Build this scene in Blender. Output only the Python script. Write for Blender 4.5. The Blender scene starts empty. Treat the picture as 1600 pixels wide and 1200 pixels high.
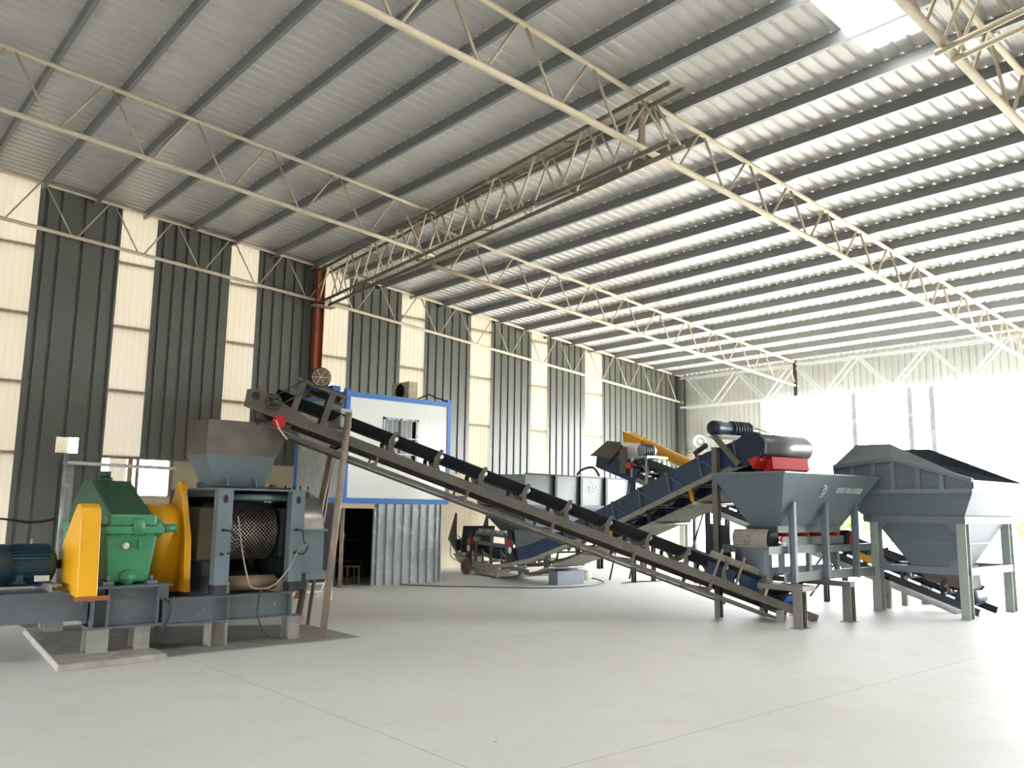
import bpy, bmesh, math, random
from mathutils import Vector as V, Matrix
random.seed(11)
SC = bpy.context.scene
COL = SC.collection
SC.view_settings.view_transform = 'Standard'
SC.view_settings.look = 'None'
SC.view_settings.gamma = 1.0
SC.view_settings.use_curve_mapping = False
SC.view_settings.exposure = 0.0

# ------------------------------------------------------------------ camera
FPX = 1308.0
EYE = V((0, 0, 2.0))
_dx = V((1520.0, 215.0, FPX)).normalized()
_dy = V((-1150.0, 177.0, FPX))
_dy = (_dy - _dx * _dy.dot(_dx)).normalized()
_dz = _dx.cross(_dy)
cam_data = bpy.data.cameras.new('camera')
cam_data.sensor_width = 36.0
cam_data.lens = 36.0 * FPX / 1600.0
cam_data.clip_end = 600
cam = bpy.data.objects.new('camera', cam_data)
COL.objects.link(cam)
rot = Matrix(((_dx[0], -_dx[1], -_dx[2]), (_dy[0], -_dy[1], -_dy[2]), (_dz[0], -_dz[1], -_dz[2])))
cam.matrix_world = Matrix.Translation(EYE) @ rot.to_4x4()
SC.camera = cam

# ------------------------------------------------------------------ materials
def lin(c):
    return tuple(((v / 255.0) / 12.92 if v <= 10.3 else ((v / 255.0 + 0.055) / 1.055) ** 2.4) for v in c)

def mat(name, rgb, rough=0.55, metal=0.0, var=0.10, scale=3.0, dirt=None, bump=0.0, bscale=40.0, spec=0.5):
    m = bpy.data.materials.new(name)
    m.use_nodes = True
    nt = m.node_tree
    N, L = nt.nodes, nt.links
    b = N['Principled BSDF']
    b.inputs['Roughness'].default_value = rough
    b.inputs['Metallic'].default_value = metal
    b.inputs['Specular IOR Level'].default_value = spec
    c = lin(rgb)
    tc = N.new('ShaderNodeTexCoord')
    nz = N.new('ShaderNodeTexNoise')
    nz.inputs['Scale'].default_value = scale
    nz.inputs['Detail'].default_value = 6
    L.new(tc.outputs['Object'], nz.inputs['Vector'])
    rp = N.new('ShaderNodeValToRGB')
    rp.color_ramp.elements[0].position = 0.3
    rp.color_ramp.elements[1].position = 0.7
    rp.color_ramp.elements[0].color = tuple(max(0, v * (1 - var)) for v in c) + (1,)
    rp.color_ramp.elements[1].color = tuple(min(1, v * (1 + var)) for v in c) + (1,)
    L.new(nz.outputs['Fac'], rp.inputs['Fac'])
    out = rp.outputs['Color']
    if dirt:                                    # (rgb, threshold 0..1, softness, scale)
        drgb, th, soft, ds = dirt
        n2 = N.new('ShaderNodeTexNoise')
        n2.inputs['Scale'].default_value = ds
        n2.inputs['Detail'].default_value = 8
        n2.inputs['Roughness'].default_value = 0.65
        L.new(tc.outputs['Object'], n2.inputs['Vector'])
        r2 = N.new('ShaderNodeValToRGB')
        r2.color_ramp.elements[0].position = th
        r2.color_ramp.elements[1].position = min(1, th + soft)
        r2.color_ramp.elements[0].color = (0, 0, 0, 1)
        r2.color_ramp.elements[1].color = (1, 1, 1, 1)
        L.new(n2.outputs['Fac'], r2.inputs['Fac'])
        mx = N.new('ShaderNodeMix')
        mx.data_type = 'RGBA'
        L.new(r2.outputs['Color'], mx.inputs['Factor'])
        L.new(out, mx.inputs['A'])
        mx.inputs['B'].default_value = lin(drgb) + (1,)
        out = mx.outputs['Result']
    L.new(out, b.inputs['Base Color'])
    if bump:
        n3 = N.new('ShaderNodeTexNoise')
        n3.inputs['Scale'].default_value = bscale
        n3.inputs['Detail'].default_value = 4
        L.new(tc.outputs['Object'], n3.inputs['Vector'])
        bp = N.new('ShaderNodeBump')
        bp.inputs['Strength'].default_value = bump
        bp.inputs['Distance'].default_value = 0.02
        L.new(n3.outputs['Fac'], bp.inputs['Height'])
        L.new(bp.outputs['Normal'], b.inputs['Normal'])
    return m

def translucent(name, rgb, trans):
    m = bpy.data.materials.new(name)
    m.use_nodes = True
    nt = m.node_tree
    N, L = nt.nodes, nt.links
    N.remove(N['Principled BSDF'])
    tc = N.new('ShaderNodeTexCoord')
    mp = N.new('ShaderNodeMapping')
    mp.inputs['Scale'].default_value = (1.2, 1.2, 0.35)
    L.new(tc.outputs['Object'], mp.inputs['Vector'])
    nz = N.new('ShaderNodeTexNoise')
    nz.inputs['Scale'].default_value = 1.3
    nz.inputs['Detail'].default_value = 4
    L.new(mp.outputs['Vector'], nz.inputs['Vector'])
    rp = N.new('ShaderNodeValToRGB')
    c = lin(rgb)
    rp.color_ramp.elements[0].position = 0.3
    rp.color_ramp.elements[1].position = 0.72
    rp.color_ramp.elements[0].color = (c[0] * 0.93, c[1] * 0.90, c[2] * 0.80, 1)
    rp.color_ramp.elements[1].color = c + (1,)
    L.new(nz.outputs['Fac'], rp.inputs['Fac'])
    t = N.new('ShaderNodeBsdfTranslucent')
    d = N.new('ShaderNodeBsdfDiffuse')
    L.new(rp.outputs['Color'], t.inputs['Color'])
    d.inputs['Color'].default_value = (c[0] * 0.42, c[1] * 0.40, c[2] * 0.38, 1)
    mx = N.new('ShaderNodeMixShader')
    mx.inputs['Fac'].default_value = trans
    L.new(d.outputs[0], mx.inputs[1])
    L.new(t.outputs[0], mx.inputs[2])
    L.new(mx.outputs[0], N['Material Output'].inputs['Surface'])
    return m

M = {}
M['wall'] = mat('grey_wall_sheet', (104, 107, 102), 0.28, 0.0, 0.05, 1.0)
M['endwall'] = mat('light_wall_sheet', (196, 198, 195), 0.5, 0.0, 0.05, 1.0)
M['roof'] = mat('roof_sheet_underside', (205, 204, 199), 0.32, 0.1, 0.06, 0.5)
M['screw'] = mat('screw_washer', (240, 240, 236), 0.4)
M['purlin'] = mat('grey_purlin_paint', (134, 138, 138), 0.4, 0.2, 0.08, 1.0)
M['truss'] = mat('cream_truss_paint', (216, 204, 180), 0.5, 0.0, 0.08, 2.0, ((150, 120, 90), 0.66, 0.1, 9.0))
M['webshade'] = mat('shaded_web_cream', (192, 180, 156), 0.5, 0.0, 0.1, 2.0)  # truss cream darkened: the unlit look of the web bars is in the colour
M['girder'] = mat('weathered_girder_paint', (120, 112, 96), 0.55, 0.1, 0.15, 3.0, ((205, 195, 170), 0.6, 0.1, 2.5))
M['redoxide'] = mat('red_oxide_primer', (150, 78, 52), 0.6, 0.0, 0.12, 2.0)
M['strip'] = translucent('translucent_sheet', (250, 240, 218), 0.095)
M['skylight'] = translucent('skylight_sheet', (252, 252, 250), 0.96)
M['plaster'] = mat('cream_plaster', (196, 184, 158), 0.85, 0.0, 0.10, 1.2, ((150, 138, 116), 0.6, 0.15, 2.0), 0.15)
M['brick'] = mat('grey_brick_pier', (150, 138, 118), 0.9, 0.0, 0.2, 6.0, None, 0.3)
M['white'] = mat('white_paint', (226, 226, 222), 0.5)
M['grey'] = mat('machine_grey_paint', (110, 124, 133), 0.42, 0.0, 0.07, 2.0, ((112, 122, 128), 0.64, 0.12, 5.0))
M['press'] = mat('press_grey_paint', (104, 119, 128), 0.38, 0.0, 0.05, 3.0, ((205, 210, 210), 0.72, 0.03, 9.0))
M['basegrey'] = mat('base_frame_grey', (86, 93, 99), 0.42, 0.0, 0.08, 3.0, ((196, 196, 188), 0.66, 0.05, 12.0))
M['dusty'] = mat('dusty_steel', (138, 136, 130), 0.75, 0.0, 0.12, 5.0, ((112, 111, 106), 0.55, 0.3, 8.0))
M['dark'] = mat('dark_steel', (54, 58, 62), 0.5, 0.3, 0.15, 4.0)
M['darkblue'] = mat('navy_steel', (30, 46, 72), 0.4, 0.1, 0.12, 3.0)
M['motor'] = mat('blue_motor_paint', (36, 66, 88), 0.4, 0.1, 0.10, 5.0, ((120, 120, 110), 0.70, 0.12, 6.0))
M['blue'] = mat('bright_blue_paint', (36, 110, 190), 0.4, 0.0, 0.06, 2.0, ((170, 190, 205), 0.72, 0.06, 7.0))
M['yellow'] = mat('yellow_paint', (230, 170, 28), 0.35, 0.0, 0.05, 2.0)
M['green'] = mat('green_paint', (62, 136, 100), 0.35, 0.0, 0.06, 2.0, ((150, 190, 160), 0.74, 0.04, 8.0))
M['greendark'] = mat('dark_green', (30, 74, 52), 0.4, 0.0, 0.08, 2.0)  # darker green than the housing, for top cover and breather
M['red'] = mat('red_paint', (196, 34, 36), 0.4)
M['belt'] = mat('black_rubber', (38, 42, 50), 0.6, 0.0, 0.15, 4.0)
M['rubberdust'] = mat('dusty_rubber', (150, 148, 136), 0.8, 0.0, 0.12, 6.0, ((110, 108, 104), 0.55, 0.1, 9.0))
M['rail'] = mat('dusty_grey_rail', (98, 94, 90), 0.5, 0.1, 0.12, 4.0, ((66, 65, 64), 0.6, 0.15, 6.0))
M['railnavy'] = mat('navy_skirt_paint', (38, 58, 88), 0.45, 0.0, 0.10, 2.0)
M['steel'] = mat('bare_steel', (176, 176, 172), 0.32, 0.85, 0.10, 6.0)
M['rollerridge'] = mat('worn_roller_ridge', (190, 186, 176), 0.35, 0.75, 0.12, 8.0)
M['rollerpit'] = mat('shaded_roller_pocket', (26, 26, 26), 0.6, 0.2, 0.2, 8.0)  # near-black carries the shade inside the sunk pockets
M['rust'] = mat('rusty_plate', (104, 98, 92), 0.65, 0.2, 0.18, 3.0, ((128, 84, 52), 0.58, 0.1, 4.0), 0.1)
M['rustbar'] = mat('rust_brown_bar', (150, 92, 58), 0.7, 0.0, 0.15, 6.0)
M['legsteel'] = mat('weathered_grey_leg', (112, 108, 102), 0.5, 0.1, 0.12, 4.0, ((140, 136, 130), 0.62, 0.15, 6.0))
M['olive'] = mat('dark_olive_paint', (72, 70, 50), 0.5)
M['drumsteel'] = mat('dull_drum_steel', (112, 116, 120), 0.35, 0.4, 0.1, 4.0)
M['pipe'] = mat('brown_grey_pipe', (140, 126, 112), 0.5, 0.2, 0.15, 5.0, ((186, 176, 164), 0.6, 0.15, 6.0))
M['belting'] = mat('dusty_brown_roller', (150, 128, 108), 0.75, 0.0, 0.14, 6.0)
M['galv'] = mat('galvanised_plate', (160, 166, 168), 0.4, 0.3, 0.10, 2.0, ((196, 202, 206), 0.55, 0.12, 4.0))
M['binlite'] = mat('bin_grey_paint', (116, 124, 126), 0.45, 0.1, 0.08, 1.5, ((140, 146, 146), 0.6, 0.1, 6.0))
M['hopper'] = mat('slate_hopper_paint', (102, 112, 122), 0.5, 0.0, 0.06, 1.0, ((132, 134, 132), 0.62, 0.15, 2.5))
M['leggreen'] = mat('grey_green_paint', (146, 156, 148), 0.5, 0.0, 0.06, 2.0)
M['lightgrey'] = mat('pale_grey_paint', (206, 210, 208), 0.45, 0.0, 0.06, 2.0)
M['black'] = mat('black_plastic', (24, 24, 26), 0.5)
M['cable'] = mat('grey_cable', (60, 58, 54), 0.6)
M['hose'] = mat('tan_hose', (150, 140, 122), 0.5)
M['rubble'] = mat('concrete_rubble', (150, 147, 139), 0.9, 0.0, 0.2, 6.0, None, 0.4)
M['dullred'] = mat('dull_red_paint', (150, 52, 46), 0.5, 0.0, 0.15, 8.0)
M['ribgrey'] = mat('pale_slate_paint', (116, 128, 136), 0.5, 0.0, 0.05, 2.0)
M['sack'] = mat('white_sack', (214, 212, 206), 0.8, 0.0, 0.08, 4.0)
M['tan'] = mat('tan_cladding', (196, 178, 148), 0.7, 0.0, 0.08, 3.0)
M['decal'] = mat('white_decal', (226, 230, 230), 0.5)
M['decalblue'] = mat('blue_decal', (48, 84, 150), 0.5)
M['bark'] = mat('bark', (96, 82, 64), 0.9)
M['leafy'] = mat('yellow_green_leaves', (128, 146, 36), 0.7, 0.0, 0.35, 1.5)
M['gravel'] = mat('pale_gravel', (196, 188, 170), 0.95, 0.0, 0.25, 9.0, None, 0.6)
M['ground'] = mat('pale_outdoor_ground', (222, 218, 206), 0.95, 0.0, 0.10, 0.3)
M['yard'] = mat('dark_low_bounce_ground', (122, 112, 96), 0.95, 0.0, 0.15, 0.4)  # kept dark so the unseen side ground bounces little light
M['stoolwood'] = mat('worn_wood', (120, 104, 84), 0.8)
M['tyre'] = mat('dusty_tyre', (112, 102, 88), 0.9, 0.0, 0.15, 8.0)
M['glass'] = mat('window_glass', (150, 160, 166), 0.06, 0.0, 0.02, 1.0, None, 0, 1, 0.9)

def panel_mat():
    m = mat('white_ribbed_panel', (232, 236, 232), 0.12, 0.0, 0.02, 0.8)
    nt = m.node_tree
    N, L = nt.nodes, nt.links
    tc = [n for n in N if n.type == 'TEX_COORD'][0]
    wv = N.new('ShaderNodeTexWave')
    wv.wave_type = 'BANDS'
    wv.bands_direction = 'X'
    wv.inputs['Scale'].default_value = 2.6
    L.new(tc.outputs['Object'], wv.inputs['Vector'])
    bp = N.new('ShaderNodeBump')
    bp.inputs['Strength'].default_value = 0.06
    bp.inputs['Distance'].default_value = 0.01
    L.new(wv.outputs['Fac'], bp.inputs['Height'])
    L.new(bp.outputs['Normal'], N['Principled BSDF'].inputs['Normal'])
    return m
M['cabinpanel'] = panel_mat()

def floor_mat():
    m = mat('dusty_concrete_floor', (214, 213, 210), 0.6, 0.0, 0.05, 0.35, ((204, 201, 193), 0.5, 0.3, 1.4), 0.06, 25.0, 0.35)
    nt = m.node_tree
    N, L = nt.nodes, nt.links
    b = N['Principled BSDF']
    tc = [n for n in N if n.type == 'TEX_COORD'][0]
    src = b.inputs['Base Color'].links[0].from_socket
    sp = N.new('ShaderNodeSeparateXYZ')
    L.new(tc.outputs['Object'], sp.inputs[0])
    wob = N.new('ShaderNodeTexNoise')
    wob.inputs['Scale'].default_value = 0.8
    L.new(tc.outputs['Object'], wob.inputs['Vector'])
    def line(axis, off, period, width):
        a = N.new('ShaderNodeMath'); a.operation = 'ADD'
        a.inputs[1].default_value = -off + period * 40 + period / 2 - 0.03
        L.new(sp.outputs[axis], a.inputs[0])
        w = N.new('ShaderNodeMath'); w.operation = 'MULTIPLY_ADD'
        w.inputs[1].default_value = 0.06
        L.new(wob.outputs['Fac'], w.inputs[0]); L.new(a.outputs[0], w.inputs[2])
        mo = N.new('ShaderNodeMath'); mo.operation = 'MODULO'; mo.inputs[1].default_value = period
        L.new(w.outputs[0], mo.inputs[0])
        s = N.new('ShaderNodeMath'); s.operation = 'SUBTRACT'; s.inputs[1].default_value = period / 2
        L.new(mo.outputs[0], s.inputs[0])
        ab = N.new('ShaderNodeMath'); ab.operation = 'ABSOLUTE'
        L.new(s.outputs[0], ab.inputs[0])
        lt = N.new('ShaderNodeMath'); lt.operation = 'LESS_THAN'; lt.inputs[1].default_value = width
        L.new(ab.outputs[0], lt.inputs[0])
        return lt.outputs[0]
    mxm = N.new('ShaderNodeMath'); mxm.operation = 'MAXIMUM'
    L.new(line('X', 9.9, 5.62, 0.006), mxm.inputs[0])
    L.new(line('Y', 4.92, 5.3, 0.006), mxm.inputs[1])
    sc = N.new('ShaderNodeMath'); sc.operation = 'MULTIPLY'; sc.inputs[1].default_value = 0.5
    L.new(mxm.outputs[0], sc.inputs[0])
    mx = N.new('ShaderNodeMix'); mx.data_type = 'RGBA'
    L.new(sc.outputs[0], mx.inputs['Factor'])
    L.new(src, mx.inputs['A'])
    mx.inputs['B'].default_value = lin((120, 112, 98)) + (1,)
    # fine dark specks of coal grit
    vo = N.new('ShaderNodeTexVoronoi'); vo.inputs['Scale'].default_value = 1.7
    L.new(tc.outputs['Object'], vo.inputs['Vector'])
    l2 = N.new('ShaderNodeMath'); l2.operation = 'LESS_THAN'; l2.inputs[1].default_value = 0.025
    L.new(vo.outputs['Distance'], l2.inputs[0])
    m2 = N.new('ShaderNodeMix'); m2.data_type = 'RGBA'
    L.new(l2.outputs[0], m2.inputs['Factor'])
    L.new(mx.outputs['Result'], m2.inputs['A'])
    m2.inputs['B'].default_value = lin((120, 110, 96)) + (1,)
    L.new(m2.outputs['Result'], b.inputs['Base Color'])
    return m
M['floor'] = floor_mat()

# ------------------------------------------------------------------ mesh builder
LOC = {}

class MB:
    def __init__(s):
        s.v, s.f, s.mi, s.sm = [], [], [], []
    def add(s, vs, fs, mi=0, smooth=False):
        o = len(s.v)
        s.v += [V(p) for p in vs]
        for f in fs:
            s.f.append(tuple(o + i for i in f)); s.mi.append(mi); s.sm.append(smooth)
        return s
    def hexa(s, b, t, mi=0):
        return s.add(list(b) + list(t), [(3, 2, 1, 0), (4, 5, 6, 7), (0, 1, 5, 4), (1, 2, 6, 5), (2, 3, 7, 6), (3, 0, 4, 7)], mi)
    def box(s, x0, x1, y0, y1, z0, z1, mi=0):
        return s.hexa([(x0, y0, z0), (x1, y0, z0), (x1, y1, z0), (x0, y1, z0)], [(x0, y0, z1), (x1, y0, z1), (x1, y1, z1), (x0, y1, z1)], mi)
    def bar(s, p0, p1, w, h, up=(0, 0, 1), mi=0):
        p0, p1 = V(p0), V(p1)
        d = (p1 - p0).normalized()
        side = d.cross(V(up))
        if side.length < 1e-4:
            side = d.cross(V((1, 0, 0)))
        side.normalize()
        u = side.cross(d).normalized()
        a, c = side * w / 2, u * h / 2
        return s.hexa([p0 - a - c, p0 + a - c, p0 + a + c, p0 - a + c], [p1 - a - c, p1 + a - c, p1 + a + c, p1 - a + c], mi)
    def prism(s, poly, vec, mi=0, smooth_side=False):
        n = len(poly); vec = V(vec)
        a = [V(p) for p in poly]; b = [p + vec for p in a]
        s.add(a + b, [tuple(range(n - 1, -1, -1)), tuple(range(n, 2 * n))], mi)
        s.add(a + b, [(i, (i + 1) % n, n + (i + 1) % n, n + i) for i in range(n)], mi, smooth_side)
        return s
    def tube(s, p0, p1, r, n=10, r2=None, mi=0, caps=True):
        p0, p1 = V(p0), V(p1)
        d = (p1 - p0).normalized()
        u = d.orthogonal().normalized(); w = d.cross(u)
        r2 = r if r2 is None else r2
        A = [p0 + (u * math.cos(2 * math.pi * i / n) + w * math.sin(2 * math.pi * i / n)) * r for i in range(n)]
        B = [p1 + (u * math.cos(2 * math.pi * i / n) + w * math.sin(2 * math.pi * i / n)) * r2 for i in range(n)]
        s.add(A + B, [(i, (i + 1) % n, n + (i + 1) % n, n + i) for i in range(n)], mi, True)
        if caps:
            s.add(A, [tuple(range(n - 1, -1, -1))], mi); s.add(B, [tuple(range(n))], mi)
        return s
    def path(s, pts, r, n=8, mi=0):
        pts = [V(p) for p in pts]
        rings = []; u = None
        for i, p in enumerate(pts):
            d = (pts[min(i + 1, len(pts) - 1)] - pts[max(i - 1, 0)]).normalized()
            u = d.orthogonal().normalized() if u is None else (u - d * u.dot(d)).normalized()
            w = d.cross(u)
            rings.append([p + (u * math.cos(2 * math.pi * k / n) + w * math.sin(2 * math.pi * k / n)) * r for k in range(n)])
        vs = [q for ring in rings for q in ring]
        fs = []
        for i in range(len(pts) - 1):
            for k in range(n):
                fs.append((i * n + k, i * n + (k + 1) % n, (i + 1) * n + (k + 1) % n, (i + 1) * n + k))
        s.add(vs, fs, mi, True)
        s.add(rings[0], [tuple(range(n - 1, -1, -1))], mi); s.add(rings[-1], [tuple(range(n))], mi)
        return s
    def lathe(s, prof, o, axis, n=24, mi=0, smooth=True):
        o = V(o); d = V(axis).normalized(); u = d.orthogonal().normalized(); w = d.cross(u)
        vs = []
        for (r, h) in prof:
            for k in range(n):
                a = 2 * math.pi * k / n
                vs.append(o + d * h + (u * math.cos(a) + w * math.sin(a)) * max(r, 1e-4))
        fs = []
        for i in range(len(prof) - 1):
            for k in range(n):
                fs.append((i * n + k, i * n + (k + 1) % n, (i + 1) * n + (k + 1) % n, (i + 1) * n + k))
        return s.add(vs, fs, mi, smooth)
    def shell(s, b, t, th, mi=0, floor=False):
        """open funnel of four walls: b / t are the bottom and top outer corner rings"""
        b = [V(p) for p in b]; t = [V(p) for p in t]
        cb = sum(b, V()) / 4; ct = sum(t, V()) / 4
        bi = [p + (cb - p).normalized() * th * 1.4 for p in b]; ti = [p + (ct - p).normalized() * th * 1.4 for p in t]
        vs = b + t + bi + ti
        fs = []
        for i in range(4):
            j = (i + 1) % 4
            fs += [(i, j, 4 + j, 4 + i), (8 + j, 8 + i, 12 + i, 12 + j), (4 + i, 4 + j, 12 + j, 12 + i), (j, i, 8 + i, 8 + j)]
        return s.add(vs, fs, mi)
    def channel(s, p0, p1, h, fl, t, side, up=(0, 0, 1), mi=0):
        """C section from p0 to p1: web on the near face, flanges pointing along side"""
        p0, p1 = V(p0), V(p1)
        d = (p1 - p0).normalized(); sd = V(side); sd = (sd - d * sd.dot(d)).normalized()
        u = V(up); u = (u - d * u.dot(d) - sd * u.dot(sd)).normalized()
        prof = [(0, -h / 2), (fl, -h / 2), (fl, -h / 2 + t), (t, -h / 2 + t), (t, h / 2 - t), (fl, h / 2 - t), (fl, h / 2), (0, h / 2)]
        return s.prism([p0 + sd * a + u * b for a, b in prof], p1 - p0, mi)
    def ibeam(s, p0, p1, h, w, t=0.015, up=(0, 0, 1), mi=0):
        p0, p1 = V(p0), V(p1)
        d = (p1 - p0).normalized(); u = V(up)
        u = (u - d * u.dot(d)).normalized(); sd = d.cross(u)
        a, c = w / 2, h / 2
        k = t / 2
        prof = [(-a, -c), (a, -c), (a, -c + t), (k, -c + t), (k, c - t), (a, c - t), (a, c), (-a, c), (-a, c - t), (-k, c - t), (-k, -c + t), (-a, -c + t)]
        return s.prism([p0 + sd * x + u * y for x, y in prof], p1 - p0, mi)
    def build(s, name, mats, parent=None, bevel=0.0, kind=None, label=None):
        off = LOC.get(parent.name, V()) if parent else V()
        me = bpy.data.meshes.new(name)
        me.from_pydata([p - off for p in s.v], [], s.f)
        mats = mats if isinstance(mats, (list, tuple)) else [mats]
        for m in mats:
            me.materials.append(M[m] if isinstance(m, str) else m)
        for p, mi, sm in zip(me.polygons, s.mi, s.sm):
            p.material_index = mi; p.use_smooth = sm
        bm = bmesh.new(); bm.from_mesh(me)
        bmesh.ops.remove_doubles(bm, verts=bm.verts, dist=1e-5)
        bmesh.ops.recalc_face_normals(bm, faces=bm.faces)
        bm.to_mesh(me); bm.free()
        o = bpy.data.objects.new(name, me)
        COL.objects.link(o)
        if parent:
            o.parent = parent
        LOC[o.name] = off
        if bevel:
            b = o.modifiers.new('bevel', 'BEVEL'); b.width = bevel; b.segments = 2; b.limit_method = 'ANGLE'
        if kind: o['kind'] = kind
        if label: o['label'] = label
        return o

def thing(name, label, cat, loc, group=None):
    o = bpy.data.objects.new(name, None)
    COL.objects.link(o); o.location = loc; o.empty_display_size = 0.1
    o['label'] = label; o['category'] = cat
    if group: o['group'] = group
    LOC[o.name] = V(loc)
    return o

def tag(o, label, cat, group=None, kind=None):
    o['label'] = label; o['category'] = cat
    if group: o['group'] = group
    if kind: o['kind'] = kind
    return o

ORD = ['first', 'second', 'third', 'fourth', 'fifth', 'sixth', 'seventh', 'eighth', 'ninth', 'tenth', 'eleventh', 'twelfth', 'thirteenth',
       'fourteenth', 'fifteenth', 'sixteenth', 'seventeenth', 'eighteenth', 'nineteenth', 'twentieth', 'twenty-first', 'twenty-second', 'twenty-third', 'twenty-fourth', 'twenty-fifth']

def interp(pts, x):
    if x <= pts[0][0]: a, b = pts[0], pts[1]
    elif x >= pts[-1][0]: a, b = pts[-2], pts[-1]
    else:
        for a, b in zip(pts, pts[1:]):
            if a[0] <= x <= b[0]: break
    return a[1] + (b[1] - a[1]) * (x - a[0]) / (b[0] - a[0])

def spline(pts, n=8):
    pts = [V(p) for p in pts]
    out = []
    for i in range(len(pts) - 1):
        p0, p1, p2, p3 = pts[max(i - 1, 0)], pts[i], pts[i + 1], pts[min(i + 2, len(pts) - 1)]
        for k in range(n):
            t = k / n
            out.append(0.5 * ((2 * p1) + (p2 - p0) * t + (2 * p0 - 5 * p1 + 4 * p2 - p3) * t * t + (3 * p1 - p0 - 3 * p2 + p3) * t ** 3))
    out.append(pts[-1])
    return out
# ------------------------------------------------------------------ the hall
SL = 0.078
def roofz(x): return 9.26 - SL * (x - 11.82)
WY = 22.67            # inner face of the long strip-lit wall
EX = 29.6             # inner face of the far end wall
X0, Y0 = -8.0, -6.0   # rear wall, right side

MB().box(X0 - 0.2, EX + 0.4, Y0 - 0.2, WY + 0.35, -0.2, 0.0).build('floor', 'floor', kind='structure', label='pale dusty concrete floor of the hall')
g = MB(); g.box(EX + 0.4, 160, -90, 120, -0.35, -0.21)
g.build('ground_outside', 'ground', kind='structure', label='pale bare ground outside the open end')
g = MB(); g.box(-60, EX + 0.4, -90, 120, -0.36, -0.21)
g.build('ground_bounce_cut', 'yard', kind='structure', label='unseen ground along the side, darkened to cut bounced light')

# roof sheet: trapezoid ribs running down the slope, one long skylight strip left out
RP = 0.258
def rib_profile(y0, y1, pitch, phase, depth, wtop, wbot):
    """(y, dz) list across the ribs"""
    k0 = math.ceil((y0 - phase) / pitch); out = [(y0, 0.0)]
    k = k0
    while phase + k * pitch < y1 - wbot:
        c = phase + k * pitch
        if c - wbot / 2 > y0:
            out += [(c - wbot / 2, 0.0), (c - wtop / 2, depth), (c + wtop / 2, depth), (c + wbot / 2, 0.0)]
        k += 1
    out.append((y1, 0.0))
    return out
SKY = (4.72, 5.68, 2.0, 12.3)     # y0, y1, x0, x1
def roof_piece(mb, x0, x1, y0, y1):
    pr = rib_profile(y0, y1, RP, 5.06, 0.036, 0.04, 0.095)
    vs = [(x0, y, roofz(x0) + d) for y, d in pr] + [(x1, y, roofz(x1) + d) for y, d in pr]
    n = len(pr)
    mb.add(vs, [(i, i + 1, n + i + 1, n + i) for i in range(n - 1)], 0)
rb = MB()
xe = EX + 0.3
roof_piece(rb, X0, xe, Y0 - 0.3, SKY[0]); roof_piece(rb, X0, xe, SKY[1], WY + 0.3)
roof_piece(rb, X0, SKY[2], SKY[0], SKY[1]); roof_piece(rb, SKY[3], xe, SKY[0], SKY[1])
PX = [11.5 + 1.22 * k for k in range(-9, 15)]
for px in PX:                                  # white screw caps along every purlin, on the sheet
    if px < 4: continue
    y = 5.06 - RP * 20
    while y < WY - 0.2:
        if not (SKY[0] < y < SKY[1] and px < SKY[3] + 0.2):
            x = px - 0.065; z = roofz(x)
            r = 0.019
            rb.add([(x - r, y - r, z - 0.002), (x + r, y - r, z - 0.002), (x + r, y + r, z - 0.002), (x - r, y + r, z - 0.002),
                    (x - r * .5, y - r * .5, z - 0.022), (x + r * .5, y - r * .5, z - 0.022), (x + r * .5, y + r * .5, z - 0.022), (x - r * .5, y + r * .5, z - 0.022)],
                   [(0, 1, 5, 4), (1, 2, 6, 5), (2, 3, 7, 6), (3, 0, 4, 7), (7, 6, 5, 4)], 1)
        y += RP
rb.build('ceiling', ['roof', 'screw'], kind='structure', label='ribbed metal roof sheeting with rows of white screws')
wm = MB(); roof_piece(wm, SKY[2], SKY[3], SKY[0], SKY[1])
wm.build('window_1', 'skylight', kind='structure', label='bright translucent skylight strip in the roof')

# long wall: grey ribbed panels between translucent strips
STRIPS = [(-2.6, -1.7), (0.3, 1.2), (3.2, 4.135), (6.08, 6.976), (9.04, 9.865), (12.017, 12.875), (14.84, 15.777), (17.74, 18.667), (20.62, 21.437), (23.476, 24.43)]
def wall_sheet(mb, x0, x1, z0, ztop, mi=0, pitch=0.325, y=WY, depth=0.05, wt=0.045, wb=0.085):
    pr = rib_profile(x0, x1, pitch, x0 + pitch * 0.5, depth, wt, wb)
    vs = [(x, y + d, z0) for x, d in pr] + [(x, y + d, (ztop(x) if callable(ztop) else ztop)) for x, d in pr]
    n = len(pr)
    mb.add(vs, [(i, i + 1, n + i + 1, n + i) for i in range(n - 1)], mi)
wl = MB()
edges = [X0] + [e for s in STRIPS for e in s] + [EX + 0.1]
for a, b in zip(edges[0::2], edges[1::2]):
    if a < 6 and b > 4.2 and b < 7:            # this panel has a torn square hole
        wall_sheet(wl, a, 5.0, 0.25, roofz); wall_sheet(wl, 5.5, b, 0.25, roofz)
        wall_sheet(wl, 5.0, 5.5, 0.25, 3.17); wall_sheet(wl, 5.0, 5.5, 3.56, roofz)
    else:
        wall_sheet(wl, a, b, 0.25 if b < 6 else 3.13, roofz)
wl.build('wall_left', 'wall', kind='structure', label='tall grey ribbed metal wall panels')
for i, (a, b) in enumerate(STRIPS):
    s = MB(); wall_sheet(s, a - 0.03, b + 0.03, 0.9 if b < 6 else 3.13, roofz, 0, 0.16, WY + 0.03, 0.012, 0.02, 0.04)
    s.build('window_%d' % (i + 2), 'strip', kind='structure', label='tall translucent daylight strip, %s from the far end wall' % ORD[len(STRIPS) - 1 - i])
lw = MB()
lw.box(X0, 5.98, WY + 0.06, WY + 0.3, 0, 0.9)
lw.box(5.98, 7.83, WY + 0.06, WY + 0.3, 0, 2.18)
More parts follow.
